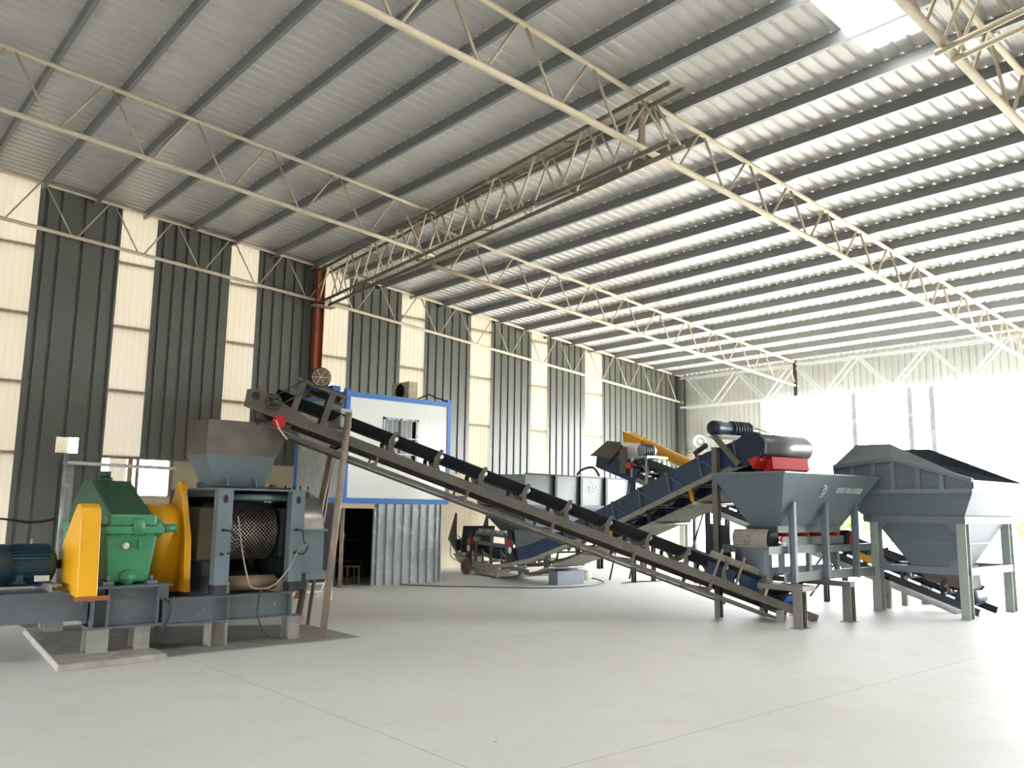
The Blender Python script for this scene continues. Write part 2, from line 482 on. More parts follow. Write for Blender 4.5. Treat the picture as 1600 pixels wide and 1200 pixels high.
lw.box(7.83, EX + 0.3, WY + 0.06, WY + 0.3, 0, 3.2)
lw.box(5.98, 6.02, WY + 0.06, WY + 0.3, 2.18, 3.2)
lw.build('wall_left_base', 'plaster', kind='structure', label='cream plastered masonry under the metal panels')
tw = MB(); wall_sheet(tw, 6.30, 6.72, 2.18, 3.13, 0, 0.1, WY + 0.15, 0.02, 0.02, 0.05)
tw.build('window_12', 'strip', kind='structure', label='short cream ribbed sheet low in the wall opening')
hs = MB(); wall_sheet(hs, 4.98, 5.3, 3.12, 3.6, 0, 0.09, WY + 0.1, 0.02, 0.02, 0.05)
hs.build('window_13', 'strip', kind='structure', label='cream ribbed sheet showing through the torn hole')
# pier beside the cabin, ledge of pale sheeting
pr = MB(); pr.box(14.15, 14.75, WY - 0.35, WY + 0.06, 0, 2.25); pr.build('trim_1', 'brick', kind='structure', label='grey brick pier at the foot of the wall')
lg = MB()
for k in range(4): lg.box(14.1, 16.6, WY - 0.3 + 0.02 * k, WY + 0.05, 2.27 + 0.075 * k, 2.33 + 0.075 * k)
lg.build('trim_2', 'lightgrey', kind='structure', label='stacked pale ledge strips above the brick pier')

# end wall
ew = MB()
def end_sheet(y0, y1, z0, z1):
    pr = rib_profile(y0, y1, 0.235, y0 + 0.1, 0.035, 0.03, 0.06)
    n = len(pr)
    ew.add([(EX + d, y, z0) for y, d in pr] + [(EX + d, y, z1) for y, d in pr], [(i, i + 1, n + i + 1, n + i) for i in range(n - 1)], 0)
ztop = roofz(EX)
end_sheet(18.5, WY, 4.45, ztop); end_sheet(Y0, 18.5, 6.42, ztop)
ew.build('wall_end', 'endwall', kind='structure', label='pale ribbed sheeting across the top of the open end')
el = MB(); el.box(EX - 0.05, EX + 0.2, 18.5, WY, 4.05, 4.46); el.build('trim_3', 'plaster', kind='structure', label='cream lintel band under the end wall sheeting')
bw = MB(); bw.box(X0 - 0.15, X0, Y0, WY, 2.5, roofz(X0)); bw.build('wall_back_added', 'wall', kind='structure', label='unseen upper rear wall added to steer the daylight')  # added out of view; the gap below it lets in low light
# unseen side wall with translucent strips, added on the right to shape the daylight
RX = 27.6
wr = MB(); wr2 = []
xs = X0
def side_piece(mb, a, b, z0, z1):
    mb.add([(a, Y0, z0), (b, Y0, z0), (b, Y0, z1(b)), (a, Y0, z1(a))], [(0, 1, 2, 3)])
k = 0
while xs < RX - 0.5:
    side_piece(wr, xs, xs + 2.0, 0.0, roofz)
    s_ = MB(); side_piece(s_, xs + 2.0, xs + 2.9, 0.0, roofz); wr2.append(s_); xs += 2.9
wr.build('wall_right_added', 'wall', kind='structure', label='unseen grey wall added on the right to shape the daylight')
for i, s_ in enumerate(wr2): s_.build('window_%d' % (20 + i), 'strip', kind='structure', label='translucent strip of the added right wall')

# girts behind the translucent strips
for i, z in enumerate([3.14, 4.83, 6.50, 8.19]):
    b = MB(); b.box(X0, EX, WY + 0.046, WY + 0.14, z - 0.04, z + 0.04)
    tag(b.build('wall_girt', 'pipe'), 'long horizontal girt behind the strip-lit wall, %s from the floor' % ORD[i], 'girt', 'wall girts')

# purlins
for i, px in enumerate(PX):
    b = MB(); z = roofz(px)
    b.channel((px - 0.035, Y0, z - 0.105), (px - 0.035, WY, z - 0.105), 0.2, 0.075, 0.012, (1, 0, 0))
    tag(b.build('roof_purlin', 'purlin'), 'dark grey roof purlin, %s counting from the far end wall' % ORD[len(PX) - 1 - i], 'purlin', 'roof purlins')

# trusses lying along the slope
def truss(label, y, x0, x1, top, bot, node0, pitch, rt=0.042, rb=0.048, rw=0.021, mt='truss', gap=0.12, group='roof trusses'):
    t = thing('roof_truss', label, 'truss', (x0, y, bot(x0)), group)
    def chord(fn, r, nm):
        b = MB(); b.path([(x, y, fn(x)) for x in [x0 + (x1 - x0) * k / 8 for k in range(9)]], r, 10); b.build(nm, mt, t)
    chord(top, rt, 'top_chord'); chord(bot, rb, 'bottom_chord')
    k = math.ceil((x0 - node0) / pitch)
    while True:
        xa = node0 + pitch * k
        if xa > x1: break
        for sgn in (-1, 1):
            p = V((xa + sgn * gap / 2, y, top(xa))); q = V((xa + sgn * (pitch / 2 - gap / 2), y, bot(xa + sgn * pitch / 2)))
            if x0 - 0.05 < q.x < x1 + 0.05:
                b = MB(); b.tube(p, q, rw, 8); b.build('web_bar', 'webshade', t)
        k += 1
    return t
P = lambda *pts: (lambda x: interp(pts, x))
truss('cream tube truss along the strip-lit wall under the eaves', WY - 0.27, -4, EX - 0.3, P((3.2, 9.78), (11.68, 9.14), (29.3, 7.76)), P((3.3, 8.63), (11.74, 8.09), (22.7, 7.18), (29.3, 6.62)), 4.13, 1.6)
truss('cream tube truss left of the box girder, beyond the press', 16.0, -4, 11.35, P((2.06, 9.78), (8.54, 9.27), (11.3, 9.06)), P((2.19, 8.64), (9.25, 8.14), (11.3, 8.0)), 2.25, 1.6)
truss('cream tube truss from the box girder to the far end truss', 16.8, 11.9, 29.1, P((12, 9.03), (14.5, 8.80), (29, 7.68)), P((11.7, 8.04), (14.54, 7.81), (29.5, 6.74)), 13.1, 1.52)
truss('thick cream tube truss crossing the middle of the roof', 8.9, -3, 29.1, P((4.8, 9.57), (14.57, 8.78), (28.43, 7.72)), P((0, 8.62), (5, 8.41), (10.57, 8.19), (14.5, 7.94), (28.8, 6.82)), 7.83, 1.5, 0.048, 0.058, 0.025)
truss('cream tube truss by the bright skylight', 4.05, 2, 29.1, P((4.8, 9.55), (14.1, 8.83), (28.43, 7.72)), P((4.8, 8.6), (9.76, 8.22), (14, 7.89), (28.8, 6.8)), 12.6, 1.5, 0.05, 0.062, 0.027)

# box girders across the slope
def girder(label, ends, zt, zb, width, pitch, m='girder', y_from=0, group='box girders'):
    (xa, ya), (xb, yb) = ends
    t = thing('box_girder', label, 'girder', (xa, ya, zb), group)
    L = math.hypot(xb - xa, yb - ya); d = V((xb - xa, yb - ya, 0)) / L; a = V((d.y, -d.x, 0)) * (1 if d.y < 0 else -1)
    a = V((abs(a.x), a.y if a.x > 0 else -a.y, 0))
    def pt(s, w, z): return V((xa, ya, 0)) + d * s + a * w + V((0, 0, z))
    for w in (0, width):
        for z, nm in ((zt, 'top_chord'), (zb, 'bottom_chord')):
            MB().tube(pt(0, w, z), pt(L, w, z), 0.043, 10).build(nm, m, t)
        n = int(L / pitch)
        for k in range(n):
            s = k * L / n; h = L / n
            MB().tube(pt(s + 0.05, w, zb), pt(s + h / 2 - 0.06, w, zt), 0.024, 8).build('web_bar', 'truss', t)
            MB().tube(pt(s + h / 2 + 0.06, w, zt), pt(s + h - 0.05, w, zb), 0.024, 8).build('web_bar', 'truss', t)
    n = int(L / (pitch * 2))
    for k in range(1, n):
        s = k * L / n
        MB().tube(pt(s, 0, zb), pt(s + 0.25, width, zb), 0.014, 6).build('cross_bar', m, t)
        MB().tube(pt(s, 0, zt), pt(s + 0.25, width, zt), 0.014, 6).build('cross_bar', m, t)
    return t, pt, L
gt, gpt, gL = girder('brown weathered box girder spanning from the red column', ((11.62, 22.3), (10.42, 8.15)), 9.0, 7.98, 0.35, 1.35)
for s, w in ((5.6, 0.17), (13.4, 0.17)):
    b = MB(); b.bar(gpt(s, w, 8.0), gpt(s, w, 8.98), 0.16, 0.02, (0, 1, 0)); b.build('gusset_plate', 'pipe', gt)
girder('beige box girder running right from beside the skylight', ((10.95, 4.15), (9.0, -5.8)), 9.1, 8.03, 0.35, 1.4, 'truss')
# end truss, two planes
et = thing('end_truss', 'pale double truss across the top of the open end', 'truss', (29.0, 22.4, 6.4))
for x, nm in ((28.95, 0), (29.35, 1)):
    for (za, zb, ch) in ((7.62, 7.58, 'top_chord'), (6.36, 6.42, 'bottom_chord')):
        MB().bar((x, 22.24, za), (x, Y0, zb), 0.07, 0.07).build(ch, 'lightgrey', et)
    y = 22.0; up = False
    while y > Y0 + 1.4:
        z0, z1 = (7.6, 6.4) if not up else (6.4, 7.6)
        MB().bar((x, y - 0.06, z0), (x, y - 1.2, z1), 0.06, 0.06).build('web_bar', 'lightgrey', et)
        y -= 1.26; up = not up
MB().box(28.9, 29.0, 16.75, 16.85, 6.38, 7.75).build('end_post', 'dark', et)

# columns and posts
c = thing('steel_column', 'red-oxide steel column carrying the box girder', 'column', (11.72, 22.3, 0))
MB().ibeam((11.72, 22.42, 0), (11.72, 22.42, 9.1), 0.26, 0.22, 0.014, (1, 0, 0)).build('shaft', 'redoxide', c)
b = MB(); b.bar((11.38, 22.22, 7.88), (12.1, 22.22, 7.88), 0.3, 0.03); b.build('bracket', 'pipe', c)
c = thing('steel_column', 'grey corner column where strip-lit wall meets the end', 'column', (29.2, 22.4, 0))
MB().ibeam((29.25, 22.42, 0), (29.25, 22.42, 7.7), 0.28, 0.24, 0.014, (1, 0, 0)).build('shaft', 'wall', c)
c = thing('steel_column', 'white post at the edge of the wide opening', 'column', (29.45, 18.45, 0))
MB().ibeam((29.42, 18.45, 0), (29.42, 18.45, 6.42), 0.2, 0.26, 0.02, (1, 0, 0)).build('shaft', 'white', c)
for y, txt in ((14.74, 'the wide opening, nearest the white edge post'), (12.72, 'the wide opening, middle one of three'), (11.98, 'the wide opening, closest to the peaked hopper')):
    b = MB(); b.box(29.36, 29.46, y - 0.085, y + 0.085, 0, 6.4)
    tag(b.build('slim_post', 'galv'), 'slim pale post in ' + txt, 'post', 'slim posts in the open end')
c = MB(); c.ibeam((28.9, Y0, 0), (28.9, Y0, 7.6), 0.28, 0.24, 0.014, (1, 0, 0))
# round lamp on the lintel
lm = thing('round_lamp', 'round white bell lamp fixed on the cream lintel', 'lamp', (29.3, 21.5, 4.9))
ax = V((-0.86, -0.42, -0.12)).normalized()
MB().lathe([(0.05, -0.22), (0.12, -0.2), (0.2, -0.08), (0.27, 0.06), (0.29, 0.08), (0.26, 0.075), (0.18, -0.06), (0.10, -0.17)], (29.25, 21.5, 4.9), ax, 28).build('bell', 'lightgrey', lm)
MB().lathe([(0.0, 0.02), (0.07, 0.0), (0.115, -0.06), (0.10, -0.16), (0.0, -0.18)], V((29.25, 21.5, 4.9)), ax, 20).build('bulb', 'white', lm)
MB().tube((29.3, 21.5, 4.9) , (29.56, 21.62, 4.86), 0.03).build('arm', 'lightgrey', lm)
b = MB(); b.path([(29.52, 22.5, 4.55), (29.52, 22.0, 4.52), (29.52, 20.0, 4.5), (29.52, 18.8, 4.5)], 0.025)
b.path([(29.5, 22.5, 6.1), (29.5, 22.45, 5.4), (29.5, 22.2, 4.8), (29.5, 21.9, 4.53)], 0.015)
tag(b.build('conduit', 'lightgrey'), 'thin pale conduit along the cream lintel', 'conduit')

# outside the opening
gv = MB()
random.seed(3)
for k in range(260):
    a = random.random(); x = 31 + 3.4 * random.random(); y = 21 + 9.5 * a; r = 0.12 + 0.22 * random.random()
    z = -0.2 + 0.75 * (1 - abs(x - 32.7) / 2.0) * random.random()
    gv.add([(x - r, y, z), (x, y - r, z + r * .4), (x + r, y, z), (x, y + r, z + r * .3), (x, y, z + r)], [(0, 1, 4), (1, 2, 4), (2, 3, 4), (3, 0, 4), (3, 2, 1, 0)])
tag(gv.build('gravel_bank', 'gravel'), 'low bank of pale gravel outside by the corner column', 'gravel', None, 'stuff')
def shrub(cx, cy, h, w, n, label, seed):
    random.seed(seed)
    t = thing('shrub', label, 'shrub', (cx, cy, -0.2), 'shrubs beyond the opening')
    st = MB()
    for k in range(5):
        st.tube((cx + random.uniform(-.1, .1), cy + random.uniform(-.1, .1), -0.21), (cx + random.uniform(-w, w) * .4, cy + random.uniform(-w, w) * .4, h * .6), 0.04, 6, 0.015)
    st.build('stems', 'bark', t)
    lf = MB()
    for k in range(n):
        u = random.uniform(-1, 1); th = random.uniform(0, 6.283); r = random.random() ** .4
        p = V((cx + w * r * math.cos(th) * math.sqrt(1 - u * u), cy + w * r * math.sin(th) * math.sqrt(1 - u * u), h * .55 + h * .5 * r * u))
        a = V((random.uniform(-1, 1), random.uniform(-1, 1), random.uniform(-.5, 1))).normalized() * 0.16; c2 = a.orthogonal().normalized() * 0.07
        lf.add([p - a, p + c2, p + a, p - c2], [(0, 1, 2, 3)])
    o = lf.build('foliage', 'leafy', t)
shrub(52, 30.2, 3.2, 2.2, 1700, 'yellow-green shrub outside, seen under the rising navy conveyor', 21)
shrub(60, 30.6, 2.6, 1.8, 1200, 'pale green shrub outside, beside the post of the navy conveyor', 22)
shrub(50, 20.8, 3.2, 1.8, 1500, 'yellow-green shrub outside, seen right of the logo hopper', 23)
shrub(46, 13.2, 3.0, 1.9, 1300, 'pale green shrub outside, behind the peaked hopper legs', 24)
b = MB(); b.tube((30.5, 9.2, -0.12), (33.5, 2.0, -0.12), 0.09, 10)
tag(b.build('long_pipe', 'pipe'), 'long brown pipe lying on the ground outside', 'pipe')
# ------------------------------------------------------------------ roller press group
def hsec(mb, x0, x1, y0, y1, z0, z1, t=0.018, axis='y'):
    """short H-section stub column"""
    if axis == 'y':
        mb.box(x0, x1, y0, y0 + t, z0, z1); mb.box(x0, x1, y1 - t, y1, z0, z1); xm = (x0 + x1) / 2; mb.box(xm - t / 2, xm + t / 2, y0 + t, y1 - t, z0, z1)
    else:
        mb.box(x0, x0 + t, y0, y1, z0, z1); mb.box(x1 - t, x1, y0, y1, z0, z1); ym = (y0 + y1) / 2; mb.box(x0 + t, x1 - t, ym - t / 2, ym + t / 2, z0, z1)

b = MB(); b.hexa([(2.72, 11.27, 0), (4.05, 11.36, 0), (4.05, 14.85, 0), (3.05, 14.8, 0)], [(2.74, 11.3, 0.075), (4.03, 11.39, 0.075), (4.03, 14.83, 0.075), (3.07, 14.78, 0.075)])
tag(b.build('concrete_plinth', 'rubble', bevel=0.012), 'raised rough concrete plinth under the green gearbox', 'plinth')
b = MB(); b.hexa([(4.06, 11.5, 0), (7.0, 11.5, 0), (6.98, 13.2, 0), (4.06, 14.8, 0)], [(4.06, 11.52, 0.012), (6.98, 11.52, 0.012), (6.96, 13.18, 0.012), (4.06, 14.78, 0.012)])
tag(b.build('concrete_pad', 'dusty'), 'thin rough concrete pad, flush under the roller press', 'pad')

bf = thing('base_frame', 'grey steel base frame under the gearbox and roller press', 'base frame', (4, 13, 0))
b = MB(); b.box(1.5, 3.2, 11.98, 12.14, 0.49, 0.86)
b.build('motor_beam', 'basegrey', bf, 0.006)
b = MB(); b.box(3.24, 4.06, 11.99, 12.02, 0.40, 0.88); b.box(3.2, 4.12, 11.86, 12.5, 0.88, 0.91); b.box(3.2, 4.1, 11.86, 12.3, 0.37, 0.4)
for x in (3.22, 3.40, 4.03): b.box(x, x + 0.025, 11.87, 12.0, 0.4, 0.88)
b.box(4.06, 4.2, 11.95, 11.98, 0.66, 0.88); b.box(4.0, 4.24, 11.9, 12.3, 0.88, 0.905)
b.build('gearbox_pedestal', 'basegrey', bf)
for y, nm in ((12.0, 'front_beam'), (14.3, 'rear_beam')):
    b = MB(); b.ibeam((4.1 if y < 13 else 1.5, y, 0.525), (6.06, y, 0.525), 0.36, 0.22, 0.022)
    for x in (4.12, 5.03, 6.0): b.box(x, x + 0.02, y - 0.1, y + 0.1, 0.36, 0.69)
    b.build(nm, 'basegrey', bf)
for x in (1.8, 2.6, 3.3, 4.3, 5.2, 5.95):
    b = MB(); b.box(x - 0.07, x + 0.07, 12.14, 14.2, 0.42, 0.66); b.build('cross_beam', 'basegrey', bf)
b = MB(); b.box(5.95, 6.2, 11.85, 12.3, 0.325, 0.345); b.build('end_plate', 'dusty', bf)
for x0, x1, ax in ((3.20, 3.46, 'y'), (3.78, 3.98, 'y'), (4.80, 5.05, 'x'), (5.99, 6.17, 'y')):
    for y in (11.92, 14.2):
        b = MB(); z0 = 0.072 if x1 < 4.05 else 0.01
        hsec(b, x0, x1, y, y + 0.24, z0, 0.345 if x0 > 4 else 0.372, axis=ax)
        b.build('leg', 'dusty', bf)
b = MB(); b.box(2.94, 3.36, 11.6, 11.66, 0.765, 0.775); b.box(2.94, 3.36, 11.655, 11.665, 0.775, 0.82); b.box(3.0, 3.3, 11.66, 12.0, 0.765, 0.778)
b.build('guard_bracket', 'rustbar', bf, label='rust-brown angle bracket')
for x in (2.05, 2.75):
    b = MB(); b.channel((x, 12.0, 0.905), (x, 13.2, 0.905), 0.09, 0.12, 0.015, (1, 0, 0)); b.build('motor_rail', 'dusty', bf)

MB().path(spline([(4.08, 11.93, 0.70), (4.16, 11.86, 0.69), (4.2, 11.84, 0.6), (4.18, 11.84, 0.45), (4.12, 11.86, 0.3), (4.1, 11.9, 0.12)], 7), 0.012, 8).build('cable', 'black', bf)
# motor
mo = thing('electric_motor', 'large dark blue electric motor beside the yellow belt guard', 'motor', (2.4, 12.6, 0.95))
mc = (0, 12.6, 1.17)
b = MB(); b.lathe([(0.0, 2.3), (0.24, 2.3), (0.245, 2.34), (0.245, 2.82), (0.22, 2.86), (0.14, 2.9), (0.06, 2.9), (0.06, 2.97), (0, 2.97)], mc, (1, 0, 0), 32)
b.build('body', 'motor', mo)
b = MB()
for k in range(36):
    a = 2 * math.pi * k / 36; u = V((0, math.cos(a), math.sin(a)))
    b.bar(V((2.36, 12.6, 1.17)) + u * 0.25, V((2.8, 12.6, 1.17)) + u * 0.25, 0.008, 0.05, u)
b.build('cooling_fins', 'motor', mo)
b = MB(); b.lathe([(0, 1.72), (0.2, 1.72), (0.25, 1.78), (0.275, 1.85), (0.275, 2.36), (0.262, 2.36)], mc, (1, 0, 0), 32); b.build('fan_cowl', 'motor', mo)
for x in (2.4, 2.68):
    b = MB(); b.box(x, x + 0.12, 12.32, 12.88, 0.95, 0.975); b.box(x + 0.02, x + 0.1, 12.36, 12.46, 0.97, 1.06); b.box(x + 0.02, x + 0.1, 12.74, 12.84, 0.97, 1.06)
    b.build('foot', 'motor', mo)
b = MB(); b.path([V((2.6, 12.6 + 0.04 * math.cos(a), 1.46 + 0.04 * math.sin(a))) for a in [k * math.pi / 8 for k in range(17)]], 0.009, 6); b.build('lifting_eye', 'steel', mo)
b = MB(); b.box(2.62, 2.78, 12.27, 12.35, 0.98, 1.05); b.build('terminal_clip', 'lightgrey', mo)

# belt guard
gp = [(11.66, 0.80), (11.78, 1.86), (11.82, 1.93), (11.9, 1.975), (12.0, 1.97), (12.1, 1.90), (12.72, 1.30), (12.72, 0.86)]
b = MB(); b.prism([(2.97, y, z) for y, z in gp], (0.24, 0, 0))
bg = b.build('belt_guard', 'yellow', None, 0.012)
tag(bg, 'tall bright yellow belt guard left of the green gearbox', 'guard')

# gear reducer
gr = thing('gear_reducer', 'big green cast gear reducer between two yellow guards', 'gearbox', (3.7, 13, 0.91))
b = MB(); b.hexa([(3.42, 12.1, 0.93), (3.96, 12.1, 0.93), (3.96, 14.2, 0.93), (3.42, 14.2, 0.93)], [(3.36, 12.06, 1.6), (4.04, 12.06, 1.6), (4.04, 14.3, 1.6), (3.36, 14.3, 1.6)])
b.build('lower_housing', 'green', gr, 0.03)
b = MB(); b.box(3.34, 4.1, 12.0, 14.36, 1.58, 1.68); b.build('split_flange', 'green', gr, 0.015)
b = MB()
prof = [(12.08, 1.68), (12.12, 1.83), (12.25, 1.89), (12.75, 2.1), (13.2, 2.31), (13.7, 2.31), (14.28, 1.9), (14.3, 1.68)]
b.prism([(3.43, y, z) for y, z in prof], (0.54, 0, 0))
b.build('top_cover', 'greendark', gr, 0.02)
b = MB(); b.box(3.38, 4.0, 12.02, 12.3, 1.68, 1.84)
b.build('bearing_cap', 'green', gr, 0.03)
b = MB()
b.lathe([(0.13, 3.68), (0.15, 3.7), (0.15, 3.82), (0.13, 3.84)], (0, 12.12, 1.68), (1, 0, 0), 24)
b.build('cap_rib', 'green', gr)
b = MB(); b.lathe([(0, 3.98), (0.11, 3.98), (0.12, 4.0), (0.12, 4.08), (0.085, 4.1), (0, 4.1)], (0, 12.12, 1.65), (1, 0, 0), 24); b.build('shaft_boss', 'green', gr)
b = MB(); b.tube((4.08, 12.12, 1.65), (4.3, 12.12, 1.65), 0.06, 20); b.build('output_shaft', 'green', gr)
b = MB(); b.lathe([(0, 0), (0.1, 0), (0.1, 0.02), (0.05, 0.02), (0.04, 0.06), (0, 0.06)], (3.68, 12.08, 1.0), (0, -1, 0), 20); b.build('drain_plug', 'green', gr)
b = MB(); b.lathe([(0, 0), (0.045, 0), (0.045, 0.03), (0, 0.03)], (3.62, 12.06, 1.42), (0, -1, 0), 12); b.build('oil_gauge', 'lightgrey', gr)
b = MB(); b.bar((3.8, 12.03, 1.38), (3.8, 12.03, 1.5), 0.05, 0.06, (0, 1, 0)); b.build('lug', 'green', gr)
b = MB(); b.tube((3.66, 13.4, 2.3), (3.66, 13.4, 2.36), 0.1, 16); b.tube((3.66, 13.4, 2.36), (3.66, 13.4, 2.45), 0.075, 16); b.build('breather', 'greendark', gr)
for x, y in ((3.4, 12.03), (3.52, 12.03), (3.7, 12.03), (3.9, 12.03), (4.06, 12.03), (4.06, 12.25)):
    b = MB(); b.tube((x, y + 0.02, 1.555), (x, y + 0.02, 1.72), 0.02, 8); b.build('bolt', 'green', gr)
for x in (3.36, 3.92):
    b = MB(); b.box(x, x + 0.14, 12.0, 12.25, 0.905, 0.955); b.tube((x + 0.07, 12.06, 0.95), (x + 0.07, 12.06, 1.02), 0.022, 8); b.build('foot', 'press', gr)

# gear guard
gg = thing('gear_guard', 'yellow rounded gear guard between gearbox and roller press', 'guard', (4.4, 13.1, 0.7))
pf = [(12.72, 0.72), (12.72, 1.6)] + [(13.14 - 0.42 * math.cos(a), 1.6 + 0.38 * math.sin(a)) for a in [math.pi * k / 10 for k in range(1, 10)]] + [(13.56, 1.6), (13.56, 0.72)]
b = MB(); b.prism([(4.16, y, z) for y, z in pf], (0.44, 0, 0), 0, True); b.build('drum_cover', 'yellow', gg)
pf = [(12.5, 0.72), (12.6, 1.5), (12.88, 2.18)] + [(13.0 - 0.14 * math.cos(a), 2.2 + 0.13 * math.sin(a)) for a in [math.pi * k / 8 for k in range(1, 8)]] + [(13.14, 2.18), (13.6, 1.5), (13.7, 0.72)]
b = MB(); b.prism([(4.6, y, z) for y, z in pf], (0.1, 0, 0)); b.build('end_plate', 'yellow', gg, 0.01)

# roller press
rp = thing('roller_press', 'grey roller press with pocketed roller between two posts', 'press', (5.5, 12.8, 0.7))
for x0, nm in ((4.83, 0), (5.98, 1)):
    x1 = x0 + 0.225
    b = MB(); b.box(x0, x1, 12.0, 12.16, 0.84, 2.2); po = b.build('post', 'press', rp, 0.008)
    b = MB(); b.prism([(x0 + 0.11 + 0.035 * math.cos(a), 11.995, 2.07 + 0.06 * math.sin(a)) for a in [k * math.pi / 8 for k in range(16)]], (0, 0.02, 0)); b.build('lug_hole', 'black', po)
    for z in (1.62, 1.28):
        b = MB(); b.tube((x0 + 0.09, 12.0, z), (x0 + 0.09, 11.95, z), 0.022, 10); b.build('grease_fitting', 'black', po)
    x0 += nm * 0.15; x1 += nm * 0.15
    b = MB(); b.box(x0, x1, 12.16, 14.0, 2.1, 2.2); b.box(x0, x1, 12.16, 14.0, 0.7, 0.95); b.box(x0, x1, 13.8, 14.0, 0.95, 2.1); b.box(x0 + 0.02 - nm * .15, x1 - 0.02 - nm * .15, 12.0, 12.2, 0.70, 0.84)
    b.build('side_frame', 'dark', rp)
    b = MB(); b.box(x0 - 0.02, x1 + 0.02, 12.62, 13.45, 1.15, 1.95); b.build('bearing_housing', 'olive' if nm == 0 else 'dark', rp, 0.03)
    b = MB(); b.box(x0 + 0.02, x1 - 0.02, 12.5, 13.6, 0.95, 1.15); b.build('bearing_seat', 'dark', rp)
b = MB(); b.box(4.8, 6.25, 12.0, 14.0, 2.2, 2.225); b.build('top_plate', 'press', rp)
b = MB(); b.tube((5.06, 12.2, 2.1), (5.98, 12.2, 2.1), 0.05, 16); b.build('tie_bar', 'press', rp)
b = MB(); b.tube((4.62, 12.1, 2.24), (6.0, 12.1, 2.24), 0.018, 8); b.tube((4.55, 12.1, 2.26), (4.63, 12.1, 2.26), 0.04, 10); b.tube((5.66, 12.1, 2.26), (5.74, 12.1, 2.26), 0.04, 10); b.build('hinge_rod', 'dark', rp)
for x in (5.9, 6.05, 6.15, 6.28):
    b = MB(); b.tube((x, 12.08, 2.22), (x, 12.08, 2.29), 0.015, 8); b.build('stud', 'dark', rp)
# pocketed roller : diamond pockets sunk between raised ridges
R, cy, cz, xa, xb = 0.45, 13.05, 1.58, 5.10, 6.06
NA, NX = 46, 16
pitchx = (xb - xa) / NX
rm = MB()
def rpt(i, j, r):           # half-step grid
    a = 2 * math.pi * i / (2 * NA); return V((xa + pitchx * j / 2, cy + r * math.cos(a), cz + r * math.sin(a)))
for i in range(2 * NA):
    for j in range(1, 2 * NX):
        if (i + j) % 2: continue
        ring = [rpt(i - 1, j, R), rpt(i, j + 1, R), rpt(i + 1, j, R), rpt(i, j - 1, R)]
        c = rpt(i, j, R); ci = rpt(i, j, R - 0.028)
        rim = [c + (p - c) * 0.78 for p in ring]; bot = [ci + (p - c) * 0.5 for p in ring]
        rm.add(ring + rim, [(k, (k + 1) % 4, 4 + (k + 1) % 4, 4 + k) for k in range(4)], 0)
        rm.add(rim + bot, [(k, (k + 1) % 4, 4 + (k + 1) % 4, 4 + k) for k in range(4)] + [(4, 5, 6, 7)], 1)
rm.lathe([(0.1, -0.16), (0.1, -0.02), (R - 0.03, -0.02), (R - 0.002, 0.0), (R - 0.002, pitchx / 2)], (xa, cy, cz), (1, 0, 0), 58, 2)
rm.lathe([(R - 0.002, -pitchx / 2), (R - 0.002, 0.0), (R - 0.03, 0.02), (0.1, 0.02), (0.1, 0.16)], (xb, cy, cz), (1, 0, 0), 58, 2)
rm.build('pressing_roller', ['rollerridge', 'rollerpit', 'dark'], rp)
b = MB(); b.lathe([(0.1, -0.1), (0.44, -0.02), (0.45, 0), (0.45, 0.9), (0.44, 0.92), (0.1, 0.98)], (xa, cy + 0.915, cz), (1, 0, 0), 40); b.build('rear_roller', 'rollerpit', rp)
b = MB(); b.tube((5.2, 12.42, 0.82), (5.95, 12.42, 0.82), 0.11, 24); b.build('discharge_roller', 'belting', rp)
for x in (5.1, 5.98):
    b = MB(); b.box(x - 0.03, x + 0.06, 12.2, 12.5, 0.7, 0.86); b.tube((x, 12.42, 0.82), (x + .05, 12.42, 0.82), 0.05, 10); b.build('roller_bracket', 'dusty', rp)
b = MB(); b.hexa([(5.15, 12.5, .72), (5.95, 12.5, .72), (5.95, 13.2, .72), (5.15, 13.2, .72)], [(5.15, 12.45, .76), (5.95, 12.45, .76), (5.95, 13.5, 1.05), (5.15, 13.5, 1.05)]); b.build('chute_plate', 'dark', rp)
b = MB(); b.box(4.9, 6.3, 13.97, 13.99, 0.72, 2.2); b.build('rear_light_block', 'dark', rp)  # added dark plate, stops light showing through behind the rollers
b = MB(); b.box(5.06, 6.1, 13.0, 13.9, 0.71, 0.73); b.build('bottom_plate', 'dark', rp)
# grease hoses
MB().path(spline([(4.93, 11.95, 1.62), (5.02, 11.9, 1.6), (5.09, 11.9, 1.5), (5.06, 11.9, 1.35), (4.99, 11.95, 1.28)], 6), 0.012, 8).build('grease_hose', 'black', rp)
MB().path(spline([(6.08, 11.95, 1.62), (6.14, 11.9, 1.6), (6.16, 11.9, 1.45), (6.22, 11.88, 1.35), (6.15, 11.9, 1.26), (6.08, 11.95, 1.28)], 6), 0.012, 8).build('grease_hose', 'black', rp)
MB().path(spline([(5.13, 11.98, 1.82), (5.17, 11.93, 1.5), (5.22, 11.9, 1.2), (5.3, 11.88, 0.9), (5.36, 11.87, 0.8), (5.5, 11.86, 0.775)], 8), 0.011, 8).build('grease_hose', 'hose', rp)
MB().path(spline([(6.2, 11.88, 1.4), (6.05, 11.88, 1.28), (5.92, 11.88, 1.05), (5.75, 11.87, 0.86), (5.62, 11.86, 0.79), (5.5, 11.86, 0.775)], 8), 0.011, 8).build('grease_hose', 'hose', rp)
MB().path(spline([(5.5, 11.86, 0.775), (5.45, 11.82, 0.6), (5.43, 11.8, 0.45), (5.5, 11.8, 0.25), (5.65, 11.82, 0.09), (5.9, 11.88, 0.04)], 8), 0.012, 8).build('grease_hose', 'black', rp)
